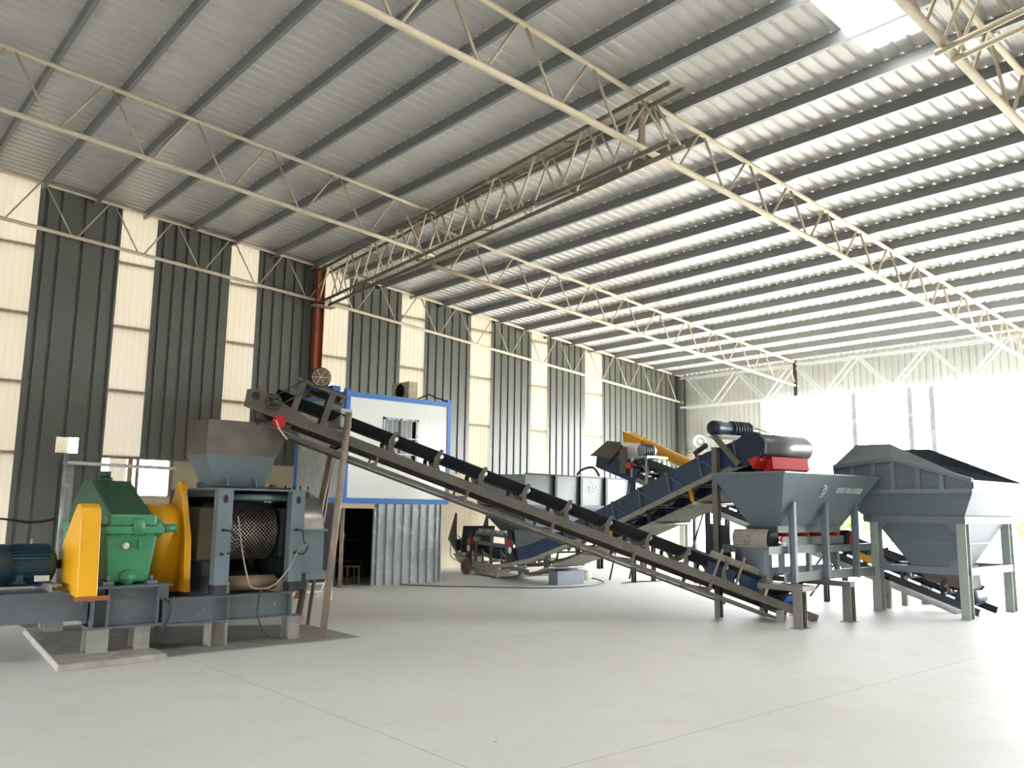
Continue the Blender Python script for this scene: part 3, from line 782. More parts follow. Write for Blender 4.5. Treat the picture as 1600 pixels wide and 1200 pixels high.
# right hand curved gear cover
pf = [(12.28, 1.62)] + [(12.95 - 0.67 * math.cos(a), 1.62 + 0.58 * math.sin(a)) for a in [math.pi * k / 16 for k in range(1, 17)]]
pin = [(y + (12.95 - y) * 0.05, z - 0.025) for y, z in pf]
b = MB()
n = len(pf)
for (u, s) in ((6.31, 6.69),):
    vs = [(u, y, z) for y, z in pf] + [(s, y, z) for y, z in pf]
    b.add(vs, [(i, i + 1, n + i + 1, n + i) for i in range(n - 1)], 0, True)
    vs = [(u, y, z) for y, z in pin] + [(s, y, z) for y, z in pin]
    b.add(vs, [(i, i + 1, n + i + 1, n + i) for i in range(n - 1)], 0, True)
b.build('curved_cover', 'steel', rp, label='polished curved sheet')
b = MB(); b.prism([(6.69, y, z) for y, z in pf + [(13.62, 0.96), (12.28, 0.96)]], (0.02, 0, 0)); b.build('cover_end', 'press', rp)
b = MB(); b.box(6.33, 6.69, 12.27, 12.29, 0.97, 1.6); b.box(6.3, 6.74, 12.22, 12.3, 1.585, 1.62); b.box(6.3, 6.7, 12.23, 12.3, 0.95, 0.985); b.build('cover_front', 'press', rp)
b = MB(); b.box(6.2, 6.76, 12.2, 13.6, 0.84, 0.95); b.build('cover_tray', 'press', rp)
b = MB(); b.lathe([(0.1, 0), (0.55, 0), (0.55, 0.2), (0.1, 0.2)], (6.42, 12.95, 1.62), (1, 0, 0), 36, 0, False); b.build('gear_wheel', 'dark', rp)

# feed hopper standing on the press
ph = thing('press_hopper', 'square rusted-top hopper standing on the roller press', 'hopper', (5.3, 12.75, 2.23))
b = MB(); b.shell([(4.96, 12.5, 2.24), (5.74, 12.5, 2.24), (5.74, 13.0, 2.24), (4.96, 13.0, 2.24)], [(4.74, 12.35, 2.74), (5.85, 12.35, 2.74), (5.85, 13.14, 2.74), (4.74, 13.14, 2.74)], 0.015); b.build('chute', 'press', ph)
b = MB(); b.shell([(4.73, 12.34, 2.735), (5.86, 12.34, 2.735), (5.86, 13.15, 2.735), (4.73, 13.15, 2.735)], [(4.74, 12.34, 3.25), (6.08, 12.34, 3.25), (6.08, 13.15, 3.27), (4.74, 13.15, 3.27)], 0.018); b.build('upper_bin', 'rust', ph, label='rusted bare steel upper bin')
for x in (5.12, 5.56):
    b = MB(); b.prism([(x, 12.36, 2.235), (x, 12.5, 2.24), (x, 12.45, 2.44)], (0.014, 0, 0)); b.build('fin', 'press', ph)
b = MB(); b.box(4.9, 5.8, 12.36, 13.06, 2.226, 2.242); b.build('base_flange', 'press', ph)
# ------------------------------------------------------------------ belt conveyors
class Frame:
    """s along the belt (up-hill), w across (away from the camera), h above the rail line; the rail line is a polyline of (s, z)"""
    def __init__(f, p0, d, a, line):
        f.p0 = V((p0[0], p0[1], 0)); f.d = V((d[0], d[1], 0)).normalized(); f.a = V((a[0], a[1], 0)).normalized(); f.line = line
    def z(f, s): return interp(f.line, s)
    def nrm(f, s):
        e = 0.05; sl = (f.z(s + e) - f.z(s - e)) / (2 * e); return (V((0, 0, 1)) - f.d * sl).normalized()
    def p(f, s, w, h=0.0): return f.p0 + f.d * s + f.a * w + V((0, 0, f.z(s))) + f.nrm(s) * h
    def stops(f, s0, s1, extra=()):
        return sorted(set([s0, s1] + [q for q, _ in f.line if s0 < q < s1]))

def sweep(mb, fr, s0, s1, prof, mi=0, closed=True, smooth=False):
    """prof: list of (w, h) swept along the rail line"""
    st = fr.stops(s0, s1); n = len(prof); vs = []
    for s in st: vs += [fr.p(s, w, h) for w, h in prof]
    fs = []
    m = n if closed else n - 1
    for i in range(len(st) - 1):
        for k in range(m):
            fs.append((i * n + k, i * n + (k + 1) % n, (i + 1) * n + (k + 1) % n, (i + 1) * n + k))
    if closed:
        fs += [tuple(range(n - 1, -1, -1)), tuple(range((len(st) - 1) * n, len(st) * n))]
    return mb.add(vs, fs, mi, smooth)

def rail(fr, root, s0, s1, w, h, side, m, name='side_rail', fl=0.06):
    t = 0.01; g = side
    prof = [(w, 0), (w + g * fl, 0), (w + g * fl, -t), (w + g * t, -t), (w + g * t, -h + t), (w + g * fl, -h + t), (w + g * fl, -h), (w, -h)]
    return sweep(MB(), fr, s0, s1, prof).build(name, m, root)

def belts(fr, root, s0, s1, W, rise, edge, mt='belt', drop=0.34, s0b=None):
    wl, wr, c = 0.06, W - 0.06, W * 0.28
    top = [(wl, edge), (wl + c, rise), (wr - c, rise), (wr, edge), (wr, edge + 0.014), (wr - c, rise + 0.014), (wl + c, rise + 0.014), (wl, edge + 0.014)]
    sweep(MB(), fr, s0, s1, top).build('carrying_belt', mt, root)
    bot = [(wl + 0.04, -drop), (wr - 0.04, -drop), (wr - 0.04, -drop + 0.014), (wl + 0.04, -drop + 0.014)]
    sweep(MB(), fr, s0 if s0b is None else s0b, s1, bot).build('return_belt', 'rubberdust', root)

def idler(fr, root, s, W, rise, edge, m, arm=True):
    br = MB()
    for w, g in ((0.0, 1), (W, -1)):
        p = [fr.p(s - 0.05, w + g * 0.02, 0), fr.p(s + 0.05, w + g * 0.02, 0), fr.p(s + 0.10, w - g * 0.0, edge * 0.55), fr.p(s + 0.06, w - g * 0.01, edge + 0.04), fr.p(s + 0.0, w - g * 0.01, edge + 0.05), fr.p(s + 0.03, w, edge * 0.5)]
        br.prism(p, fr.a * 0.025 * g)
    br.bar(fr.p(s, 0, 0.02), fr.p(s, W, 0.02), 0.05, 0.04, fr.nrm(s))
    b = br.build('idler_bracket', m, root)
    c = W * 0.28
    for (wa, ha), (wb, hb) in (((0.06, edge - 0.05), (0.06 + c, rise - 0.055)), ((0.09 + c, rise - 0.06), (W - 0.09 - c, rise - 0.06)), ((W - 0.06 - c, rise - 0.055), (W - 0.06, edge - 0.05))):
        MB().tube(fr.p(s, wa, ha), fr.p(s, wb, hb), 0.045, 10).build('idler_roller', 'steel', b)
    return b

def drum(fr, root, s, w0, w1, h, r, name, m, hub=None, hubm='dark'):
    b = MB().tube(fr.p(s, w0, h), fr.p(s, w1, h), r, 28); o = b.build(name, m, root)
    MB().tube(fr.p(s, w0 - 0.1, h), fr.p(s, w1 + 0.1, h), r * 0.22, 12).build('shaft', 'dark', o)
    if hub:
        MB().tube(fr.p(s, w0 - 0.012, h), fr.p(s, w0, h), r * hub, 24).build('hub', hubm, o)
    return o

# ---- main conveyor, from the logo hopper up to the roller press
c1 = thing('belt_conveyor', 'long dark belt conveyor rising from the floor up to the roller press', 'conveyor', (10, 10.4, 0), 'belt conveyors')
L1 = 10.0; W1 = 0.95
F1 = Frame((14.79, 8.28), (-0.917, 0.398), (0.398, 0.917), [(0, 0.11), (L1 + 0.4, 0.11 + 0.343 * (L1 + 0.4))])
rail(F1, c1, 0.0, L1, 0, 0.15, 1, 'rail'); rail(F1, c1, 0.0, L1, W1, 0.15, -1, 'rail')
belts(F1, c1, 0.55, L1 - 0.05, W1, 0.15, 0.28, 'belt', 0.30)
for w in (0.02, W1 - 0.02):
    sweep(MB(), F1, 1.3, L1 - 0.5, [(w - 0.02, -0.34), (w + 0.02, -0.34), (w + 0.02, -0.30), (w - 0.02, -0.30)]).build('return_rail', 'rail', c1)
s = 1.2; k = 0
while s < 8.4:
    idler(F1, c1, s, W1, 0.15, 0.28, 'rail'); s += 0.76
for s in (2.2, 3.7, 5.2, 6.7, 8.2):
    b = MB(); b.bar(F1.p(s, W1, -0.1), F1.p(s, W1, -0.34), 0.06, 0.03, F1.d); b.build('return_hanger', 'legsteel', c1)
    b = MB(); b.bar(F1.p(s, 0.0, -0.1), F1.p(s, 0.0, -0.34), 0.06, 0.03, F1.d); o = b.build('return_hanger', 'legsteel', c1)
    MB().tube(F1.p(s, 0.05, -0.27), F1.p(s, W1 - 0.05, -0.27), 0.035, 10).build('return_roller', 'steel', o)
drum(F1, c1, 0.55, 0.08, W1 - 0.08, 0.03, 0.17, 'tail_pulley', 'belt', 0.85, 'blue')
drum(F1, c1, L1 - 0.05, 0.08, W1 - 0.08, 0.03, 0.17, 'head_pulley', 'belt')
# skirt boards at the loading point
b = MB()
for w in (0.16, W1 - 0.16): b.prism([F1.p(1.0, w, 0.25), F1.p(2.3, w, 0.25), F1.p(2.25, w, 0.43), F1.p(1.0, w, 0.43)], F1.a * 0.03)
b.build('skirt_board', 'rubberdust', c1, label='dusty tan skirt board')
for s in (1.15, 1.75, 2.2):
    b = MB(); b.bar(F1.p(s, -0.02, -0.02), F1.p(s - 0.06, 0.02, 0.5 if s > 1.2 else 0.42), 0.05, 0.03, F1.d); b.build('skirt_post', 'pipe' if s > 1.2 else 'tan', c1)
b = MB()
for s0 in (1.35, 2.0):
    b.prism([F1.p(s0 - 0.24, 0.12, 0), F1.p(s0 + 0.24, 0.12, 0), F1.p(s0 + 0.3, 0.12, 0.22), F1.p(s0 - 0.3, 0.12, 0.22)], F1.a * 0.02)
b.build('impact_plate', 'railnavy', c1)
# drive at the head
b = MB(); fr = F1
zt = 0.55
for w in (0.0, W1 - 0.06):
    b2 = MB()
    b2.channel(fr.p(9.62, w, 0.0), fr.p(9.64, w, zt), 0.1, 0.06, 0.01, fr.a, fr.d)
    b2.channel(fr.p(9.15, w, 0.0), fr.p(9.17, w, zt), 0.1, 0.06, 0.01, fr.a, fr.d)
    b2.bar(fr.p(8.95, w + .03, zt), fr.p(9.75, w + .03, zt), 0.08, 0.06, fr.nrm(9))
    b2.build('motor_frame', 'rail', c1)
b = MB(); b.prism([fr.p(9.0, 0.02, zt + .03), fr.p(9.7, 0.02, zt + .03), fr.p(9.7, 0.02, zt + .05), fr.p(9.0, 0.02, zt + .05)], fr.a * 0.9); b.build('motor_plate', 'dark', c1)
b = MB(); b.tube(fr.p(9.44, 0.12, 0.70), fr.p(9.44, 0.62, 0.70), 0.15, 24)
for q in range(20):
    a = 2 * math.pi * q / 20; b.bar(fr.p(9.44 + .15 * math.cos(a), 0.2, .70 + .15 * math.sin(a)), fr.p(9.44 + .15 * math.cos(a), 0.55, .70 + .15 * math.sin(a)), 0.008, 0.03, fr.nrm(9) * math.sin(a) + fr.d * math.cos(a))
dm = b.build('drive_motor', 'blue', c1)
MB().box(*[v for pr in zip(fr.p(9.18, 0.25, 0.62) - V((.06, .08, .06)), fr.p(9.18, 0.25, 0.62) + V((.08, .08, .07))) for v in pr]).build('terminal_box', 'blue', dm)
b = MB(); b.lathe([(0.0, 0), (0.15, 0), (0.165, 0.02), (0.165, 0.1), (0.0, 0.1)], fr.p(9.44, -0.02, 0.70), fr.a, 28)
vp = b.build('motor_pulley', 'dark', c1)
b = MB()
for r in (0.025, 0.06, 0.095, 0.13): b.path([fr.p(9.44, -0.03, 0.70) + (fr.d * math.cos(a) + V((0, 0, 1)) * math.sin(a)) * r for a in [k * math.pi / 12 for k in range(25)]], 0.007, 5)
for q in range(3): b.bar(fr.p(9.44, -0.03, .70) - (fr.d * math.cos(q * 1.05) + V((0, 0, 1)) * math.sin(q * 1.05)) * .14, fr.p(9.44, -0.03, .70) + (fr.d * math.cos(q * 1.05) + V((0, 0, 1)) * math.sin(q * 1.05)) * .14, 0.008, 0.012)
b.build('fan_grille', 'tan', vp)
b = MB(); b.lathe([(0, 0), (0.04, 0), (0.04, 0.03), (0.1, 0.03), (0.125, 0.01), (0.125, 0.1), (0, 0.1)], fr.p(9.93, -0.1, 0.06), fr.a, 28)
hp = b.build('driven_pulley', 'olive', c1)
for q in range(4): a = q * math.pi / 2 + .4; MB().tube(fr.p(9.93 + .068 * math.cos(a), -0.075, .06 + .068 * math.sin(a)), fr.p(9.93 + .068 * math.cos(a), -0.06, .06 + .068 * math.sin(a)), 0.024, 10).build('pulley_hole', 'black', hp)
for sg in (1, -1):
    MB().bar(fr.p(9.44, 0.03, 0.70) + V((0, 0, 1)).cross(fr.a) * 0 + fr.nrm(9) * 0.15 * sg, fr.p(9.93, -0.05, 0.06) + fr.nrm(9) * 0.12 * sg, 0.05, 0.015).build('drive_belt', 'dark', c1)
b = MB(); b.prism([fr.p(9.3, -0.03, -0.16), fr.p(10.3, -0.03, -0.16), fr.p(10.35, -0.03, 0.1), fr.p(10.2, -0.03, 0.18), fr.p(9.4, -0.03, 0.02)], fr.a * 0.03); b.build('head_plate', 'rust', c1)
b = MB(); b.tube(fr.p(10.2, -0.05, 0.06), fr.p(10.2, W1, 0.06), 0.06, 10); b.build('snub_roller', 'dark', c1)
sw = MB().tube(fr.p(9.75, -0.12, -0.2), fr.p(9.75, -0.03, -0.2), 0.1, 20).build('pull_switch', 'red', c1, label='round red pull-cord switch')
MB().path([fr.p(9.8, -0.13, -0.2), fr.p(9.7, -0.16, -0.32), fr.p(9.55, -0.17, -0.42)], 0.012, 6).build('pull_cord', 'white', sw)
b = MB(); b.prism([fr.p(9.95, 0.02, -0.24), fr.p(10.05, 0.02, -0.24), fr.p(10.2, 0.02, -0.62)], fr.a * 0.4); b.build('scraper_blade', 'black', c1)
b = MB(); b.box(*[v for pr in zip(fr.p(8.85, 0.2, 0.12) - V((.1, .1, .02)), fr.p(8.85, 0.2, 0.12) + V((.1, .3, .28))) for v in pr]); b.build('gear_unit', 'galv', c1)
# pipe legs
for p0, p1 in (((6.49, 11.79, 0), (6.72, 11.68, 3.46)), ((6.72, 13.1, 0), (7.05, 12.75, 3.0)), ((6.95, 13.15, 0.0), (7.1, 12.8, 2.95))):
    r = 0.055 if p0[0] < 6.9 else 0.03
    b = MB(); b.tube(p0, p1, r, 16); b.build('leg', 'pipe', c1)
b = MB(); b.tube((6.72, 11.85, 2.95), (7.02, 12.78, 2.9), 0.03, 10); b.build('cross_tie', 'dark', c1)
b = MB(); b.box(14.0, 14.12, 8.58, 8.68, 0.0, 0.22); b.build('leg', 'dusty', c1)

# ---- second conveyor, from under the long bin up over the logo hopper
c2 = thing('belt_conveyor', 'navy-sided belt conveyor rising from under the long bin over the logo hopper', 'conveyor', (15, 15, 0), 'belt conveyors')
pts = [(16.41, 21.93, 1.08), (16.26, 21.2, .62), (16.02, 20.09, .40), (15.75, 18.9, .38), (15.6, 18.13, .45), (15.3, 16.74, .69), (14.97, 15.2, 1.10), (14.62, 13.58, 1.56), (14.32, 12.15, 2.02), (13.84, 9.94, 2.72), (13.56, 8.62, 3.02)]
ss = [(math.hypot(p[0] - 16.41, p[1] - 21.93), p[2]) for p in pts]
F2 = Frame((16.41, 21.93), (-0.209, -0.978), (0.978, -0.209), ss)
L2 = ss[-1][0]; W2 = 1.15
rail(F2, c2, 0.1, L2, 0, 0.10, 1, 'rubberdust'); rail(F2, c2, 0.1, L2, W2, 0.10, -1, 'rubberdust')
sweep(MB(), F2, 1.0, 5.0, [(-0.02, -0.24), (0.03, -0.24), (0.03, -0.15), (-0.02, -0.15)]).build('lower_rail', 'rubberdust', c2)
belts(F2, c2, 0.4, L2 - 0.1, W2, 0.12, 0.34, 'belt', 0.36)
sA = ss[7][0] - 0.4
for w in (0.0, W2 - 0.012):
    sweep(MB(), F2, sA - 1.2, L2 - 0.5, [(w, 0.0), (w + 0.012, 0.0), (w + 0.012, 0.44), (w, 0.44)]).build('side_board', 'railnavy', c2, label='tall navy side board')
for k in range(7):
    s = sA - 1.0 + k * 0.98
    b = MB(); b.bar(F2.p(s, -0.02, 0), F2.p(s + 0.02, -0.02, 0.45), 0.05, 0.03, F2.d); b.bar(F2.p(s + .05, -0.02, 0.34), F2.p(s + 0.42, -0.02, 0.03), 0.015, 0.02, F2.d); b.build('board_stay', 'hopper', c2)
for s in (1.3, 2.4, 3.6, 4.8, 5.9, 6.6, 7.3, 8.0, 8.7, 9.4, 10.1, 10.8, 11.5):
    idler(F2, c2, s, W2, 0.12, 0.34, 'rail' if s < 5.5 else 'dark')
for s in (4.6, 6.0, 7.4, 8.8, 10.2, 11.6):
    b = MB(); b.bar(F2.p(s, W2 - .02, -0.1), F2.p(s, W2 - .02, -0.36), 0.08, 0.02, F2.d); b.build('return_hanger', 'dark', c2)
    b = MB(); b.bar(F2.p(s, 0.02, -0.1), F2.p(s, 0.02, -0.36), 0.08, 0.02, F2.d); o = b.build('return_hanger', 'yellow' if 8 < s < 9 or s > 11 else 'dark', c2)
    MB().tube(F2.p(s, 0.05, -0.39), F2.p(s, W2 - 0.05, -0.39), 0.035, 10).build('return_roller', 'steel', o)
drum(F2, c2, L2 - 0.15, 0.06, W2 + 0.12, 0.2, 0.25, 'head_pulley', 'drumsteel', 0.7, 'darkblue')
drum(F2, c2, 0.5, 0.1, W2 - 0.1, 0.05, 0.18, 'tail_pulley', 'belt')
b = MB()
hpz = [(L2 - 0.75, -0.05), (L2 - 0.2, -0.12), (L2 + 0.12, 0.0), (L2 + 0.18, 0.2), (L2 + 0.05, 0.42), (L2 - 0.2, 0.52), (L2 - 0.45, 0.44), (L2 - 0.75, 0.42)]
b.prism([F2.p(s, -0.03, h) for s, h in hpz], F2.a * 0.06); b.build('head_plate', 'darkblue', c2)
b = MB(); b.prism([F2.p(L2 + 0.08, 0.18, -0.04), F2.p(L2 + 0.06, 0.18, -0.27), F2.p(L2 - 0.12, 0.18, -0.32), F2.p(L2 - 0.28, 0.18, -0.1)], F2.a * 0.95); sc2 = b.build('belt_scraper', 'red', c2, 0.01, label='bright red belt scraper box')
b = MB(); b.prism([F2.p(L2 + 0.0, -0.1, -0.02), F2.p(L2 - 0.25, -0.1, -0.02), F2.p(L2 - 0.15, -0.1, -0.22)], F2.a * 0.25); b.build('scraper_arm', 'red', sc2)
# motor on its stand above the head
for w in (-0.1, W2 + 0.03):
    b = MB(); b.channel(F2.p(L2 - 0.5, w, -0.05), F2.p(L2 - 1.0, w, 0.66), 0.1, 0.06, 0.01, F2.a, F2.d); b.build('motor_post', 'legsteel', c2)
b = MB(); b.box(0, 0, 0, 0, 0, 0) if False else None
pA = F2.p(L2 - 1.0, -0.05, 0.66); pB = F2.p(L2 - 1.0, W2 + 0.1, 0.66)
b.bar(pA, pB, 0.4, 0.05); b.build('motor_plate', 'lightgrey', c2)
b = MB(); q0 = F2.p(L2 - 1.0, -0.1, 0.83); q1 = F2.p(L2 - 1.0, W2 * 0.9, 0.83)
b.lathe([(0, 0), (0.12, 0), (0.14, 0.03), (0.14, 0.24), (0.13, 0.25)], q0, q1 - q0, 24); 
b.lathe([(0.13, 0.25), (0.125, 0.75), (0.14, 0.76), (0.14, 1.0), (0.06, 1.05), (0.03, 1.2), (0, 1.2)], q0, q1 - q0, 24)
dm = b.build('drive_motor', 'motor', c2)
MB().lathe([(0, -0.01), (0.13, -0.01), (0.15, 0.03), (0.15, 0.2), (0.12, 0.2)], q0, q1 - q0, 24).build('fan_cowl', 'darkblue', dm)
b = MB()
for k in range(7): b.lathe([(0.12, 0.5 + k * 0.07), (0.165, 0.5 + k * 0.07), (0.165, 0.525 + k * 0.07), (0.12, 0.525 + k * 0.07)], q0, q1 - q0, 24)
b.build('cooling_fin', 'darkblue', dm)
qd = F2.p(L2 - 0.15, W2 + 0.16, 0.2)
q2 = q0 + (q1 - q0).normalized() * 1.17
for sg in (1, -1): MB().bar(q2 + V((0, 0, 0.06 * sg)), qd + V((0, 0, 0.1 * sg)), 0.04, 0.015).build('drive_belt', 'dark', c2)
MB().lathe([(0, 0), (0.2, 0), (0.2, 0.06), (0, 0.06)], qd, F2.a, 24).build('driven_pulley', 'galv', c2)
b = MB()
b.tube(F2.p(L2 - 1.55, -0.08, 0.5), F2.p(L2 - 1.25, -0.08, 0.55), 0.05, 10); b.bar(F2.p(L2 - 1.6, 0.0, 0.46), F2.p(L2 - 1.6, W2, 0.46), 0.12, 0.05); b.build('belt_tensioner', 'dark', c2)
# posts
zP = F2.z(ss[9][0])
MB().ibeam((13.72, 9.72, 0), (13.72, 9.72, zP + 0.5), 0.11, 0.12, 0.012, (1, 0, 0)).build('post', 'legsteel', c2)
MB().ibeam((14.92, 9.52, 0), (14.92, 9.52, zP + 0.3), 0.11, 0.12, 0.012, (1, 0, 0)).build('post', 'legsteel', c2)
sweep(MB(), F2, 4.6, sA - 1.3, [(0.0, 0.0), (0.012, 0.0), (0.012, 0.36), (0.0, 0.36)]).build('side_board', 'railnavy', c2, label='lower navy side board')
for s in (0.9, 4.45):
    b = MB(); b.prism([F2.p(s, 0.02, 0.0), F2.p(s, W2 - 0.02, 0.0), F2.p(s, W2 - 0.02, 0.85), F2.p(s, 0.02, 0.85)], F2.d * 0.02); b.build('end_plate', 'dark', c2)
# tail truck : frame, rollers, red hubs, wheels, stand
b = MB()
for w in (0.05, W2 - 0.05):
    b.bar(F2.p(1.9, w, 0.86), F2.p(4.0, w, 0.74), 0.07, 0.10, F2.nrm(3)); b.bar(F2.p(1.9, w, 0.56), F2.p(4.0, w, 0.46), 0.07, 0.10)
    for s in (1.9, 2.9, 3.9): b.bar(F2.p(s, w, 0), F2.p(s, w, 0.85), 0.07, 0.07, F2.d)
b.build('feed_frame', 'basegrey', c2)
for s, h in ((1.95, 0.66), (2.3, 0.92), (2.75, 0.93), (3.2, 0.9), (3.7, 0.86)):
    b = MB(); b.box(*[v for pr in zip(F2.p(s, 0.05, h) - V((.05, .12, .06)), F2.p(s, 0.05, h) + V((.05, .12, .06))) for v in pr]); b.build('clamp_block', 'rubberdust', c2)
for s in (1.55, 4.25):
    b = MB(); b.tube(F2.p(s, -0.06, 0.5), F2.p(s, 0.02, 0.5), 0.12, 18); o = b.build('take_up_disc', 'dullred', c2, label='red round take-up disc')
    b = MB(); b.prism([F2.p(s - .15, -0.03, 0.0), F2.p(s + .2, -0.03, 0.0), F2.p(s + 0.1, -0.03, 0.8), F2.p(s - 0.1, -0.03, 0.8)], F2.a * 0.02); b.build('take_up_plate', 'dark', c2)
    b = MB(); b.tube(F2.p(s + .05, -0.08, 0.32), F2.p(s + .05, -0.06, 0.32), 0.09, 14); b.build('white_pad', 'white', o)
b = MB(); b.tube(F2.p(3.2, 0.15, 0.3), F2.p(3.2, W2 - 0.1, 0.3), 0.16, 20); b.build('bend_pulley', 'darkblue', c2)
for w, g in ((0.0, 1), (W2, -1)):
    b = MB(); b.prism([F2.p(0.05, w, -0.1), F2.p(0.75, w, -0.1), F2.p(0.32, w, 0.5), F2.p(0.12, w, 0.9), F2.p(0.04, w, 0.9)], F2.a * 0.03 * g); b.build('tail_plate', 'dark', c2)
for w in (0.05, W2 - 0.05):
    c = F2.p(1.62, w + (-0.16 if w < 0.5 else 0.16), 0); c.z = 0.23
    b = MB(); b.lathe([(0.1, -0.08), (0.2, -0.1), (0.23, -0.06), (0.23, 0.06), (0.2, 0.1), (0.1, 0.08)], c, F2.a, 26); o = b.build('wheel', 'tyre', c2)
    MB().lathe([(0, -0.06), (0.11, -0.06), (0.11, 0.06), (0, 0.06)], c, F2.a, 18).build('wheel_rim', 'rustbar', o)
b = MB()
q = F2.p(3.35, 0.02, -0.1); b.box(q.x - .05, q.x + .05, q.y - .05, q.y + .05, 0.02, q.z); b.box(q.x - .12, q.x + .12, q.y - .12, q.y + .12, 0, 0.03)
b.build('stand_foot', 'dusty', c2)
b = MB(); b.path(spline([F2.p(0.3, -0.05, 0.1), F2.p(0.6, -0.08, -0.3), F2.p(1.1, -0.08, -0.2)], 6), 0.012, 6); b.build('loose_cord', 'black', c2)
for w in (0.0, W2):
    b = MB(); b.bar(F2.p(4.1, w, -0.12), F2.p(5.1, w, -0.34), 0.05, 0.1); b.build('drawbar', 'basegrey', c2)

# ---- third conveyor, from under the peaked hopper up to the long bin
c3 = thing('belt_conveyor', 'rear belt conveyor rising from under the peaked hopper to the long bin', 'conveyor', (18.6, 12, 0), 'belt conveyors')
F3 = Frame((18.1, 6.7), (0, 1), (1, 0), [(0, 0.14), (10.2, 0.14 + 0.33 * 10.2)])
W3 = 0.95; L3 = 9.9
rail(F3, c3, 0, L3, 0, 0.14, 1, 'dark'); rail(F3, c3, 0, L3, W3, 0.14, -1, 'dark')
belts(F3, c3, 0.3, L3 - 0.1, W3, 0.12, 0.3, 'belt', 0.3)
for k in range(12): idler(F3, c3, 0.7 + k * 0.8, W3, 0.12, 0.3, 'dark')
drum(F3, c3, 0.35, 0.08, W3 - 0.08, 0.08, 0.17, 'tail_pulley', 'darkblue'); drum(F3, c3, L3 - 0.1, 0.08, W3 - 0.08, 0.08, 0.2, 'head_pulley', 'belt')
sweep(MB(), F3, 5.6, L3 - 1.4, [(-0.02, 0.28), (0.0, 0.28), (0.0, 0.48), (-0.02, 0.48)]).build('side_board', 'dark', c3)
b = MB(); b.prism([F3.p(9.35, -0.06, 0.2), F3.p(10.5, -0.06, -0.05), F3.p(10.0, -0.06, 0.55), F3.p(9.5, -0.06, 0.66)], F3.a * 0.95); b.build('head_hood', 'rust', c3)
b = MB(); b.prism([F3.p(8.7, -0.05, -0.3), F3.p(10.2, -0.05, -0.3), F3.p(10.25, -0.05, 0.05), F3.p(9.3, -0.05, 0.2), F3.p(8.7, -0.05, 0.1)], F3.a * 0.05); b.build('head_plate', 'darkblue', c3)
MB().tube(F3.p(9.0, -0.13, 0.12), F3.p(9.0, -0.05, 0.12), 0.1, 16).build('pull_switch', 'red', c3, label='red pull-cord switch')
b = MB(); b.box(18.0, 18.9, 15.0, 15.7, 3.42, 3.48); b.box(18.05, 18.12, 15.05, 15.12, 2.7, 3.45); b.box(18.05, 18.12, 15.58, 15.65, 2.9, 3.45); b.build('motor_stand', 'galv', c3)
b = MB(); b.lathe([(0, 0), (0.14, 0), (0.15, 0.03), (0.15, 0.5), (0.05, 0.55), (0, 0.55)], (18.1, 15.3, 3.64), (1, 0, 0), 22)
dm = b.build('drive_motor', 'galv', c3)
b = MB()
for k in range(5): b.lathe([(0.12, 0.05 + .08 * k), (0.18, 0.05 + .08 * k), (0.18, 0.08 + .08 * k), (0.12, 0.08 + .08 * k)], (18.1, 15.3, 3.64), (1, 0, 0), 22)
b.build('cooling_fin', 'darkblue', dm)
b = MB(); b.box(17.98, 18.04, 15.75, 16.0, 3.0, 3.72); b.box(18.0, 18.3, 15.72, 16.02, 3.3, 3.75); b.build('gear_case', 'rust', c3)
b = MB(); b.path(spline([(18.0, 15.9, 3.8), (18.0, 16.1, 3.6), (18.0, 16.5, 3.3)], 5), 0.03, 8); b.path(spline([(18.0, 16.8, 2.95), (18.0, 17.05, 3.2), (18.0, 17.5, 3.15), (18.0, 17.7, 3.0)], 6), 0.035, 8); b.build('hose', 'dark', c3)
for s in (3.2, 6.4, 8.9):
    for w in (0.05, W3 - 0.05):
        b = MB(); q = F3.p(s, w, -0.14); b.ibeam((q.x, q.y, 0), (q.x, q.y, q.z), 0.1, 0.1, 0.012, (1, 0, 0)); b.tube((q.x, q.y + 0.1, q.z - 0.1), (q.x, q.y + 0.9, 0.0), 0.025, 8)
        b.build('post', 'dark', c3)
for x in (18.1, 18.9):
    b = MB(); q = F3.p(1.8, 0.05, -0.14); b.box(x, x + .1, q.y - .06, q.y + .06, 0, q.z + 0.05); b.build('post', 'rubberdust', c3)
sweep(MB(), F3, 2.0, 2.6, [(-0.02, 0.05), (0.0, 0.05), (0.0, 0.2), (-0.02, 0.2)]).build('marker_plate', 'yellow', c3)

# ---- yellow inclined tube
yt = thing('screw_conveyor', 'yellow inclined tube rising above the rear conveyor', 'screw conveyor', (19.5, 13, 1.5))
ya, yb = V((19.55, 9.2, 0.95)), V((19.55, 16.9, 4.18))
MB().tube(ya, yb, 0.17, 20).build('tube', 'yellow', yt)
ym = ya.lerp(yb, 0.68); MB().tube(ym, ym + (yb - ya).normalized() * 0.05, 0.23, 20).build('flange', 'yellow', yt)
b = MB(); b.hexa([(19.38, 16.7, 3.55), (19.72, 16.7, 3.55), (19.72, 17.05, 3.6), (19.38, 17.05, 3.6)], [(19.34, 16.35, 4.1), (19.76, 16.35, 4.1), (19.76, 17.1, 4.38), (19.34, 17.1, 4.38)]); b.build('discharge_spout', 'yellow', yt, 0.02)
for y in (10.2, 14.6):
    z = 0.95 + (y - 9.2) * 0.4195
    b = MB(); b.bar((19.55, y, 0), (19.55, y, z - 0.1), 0.08, 0.08, (0, 1, 0)); b.build('prop', 'dark', yt)
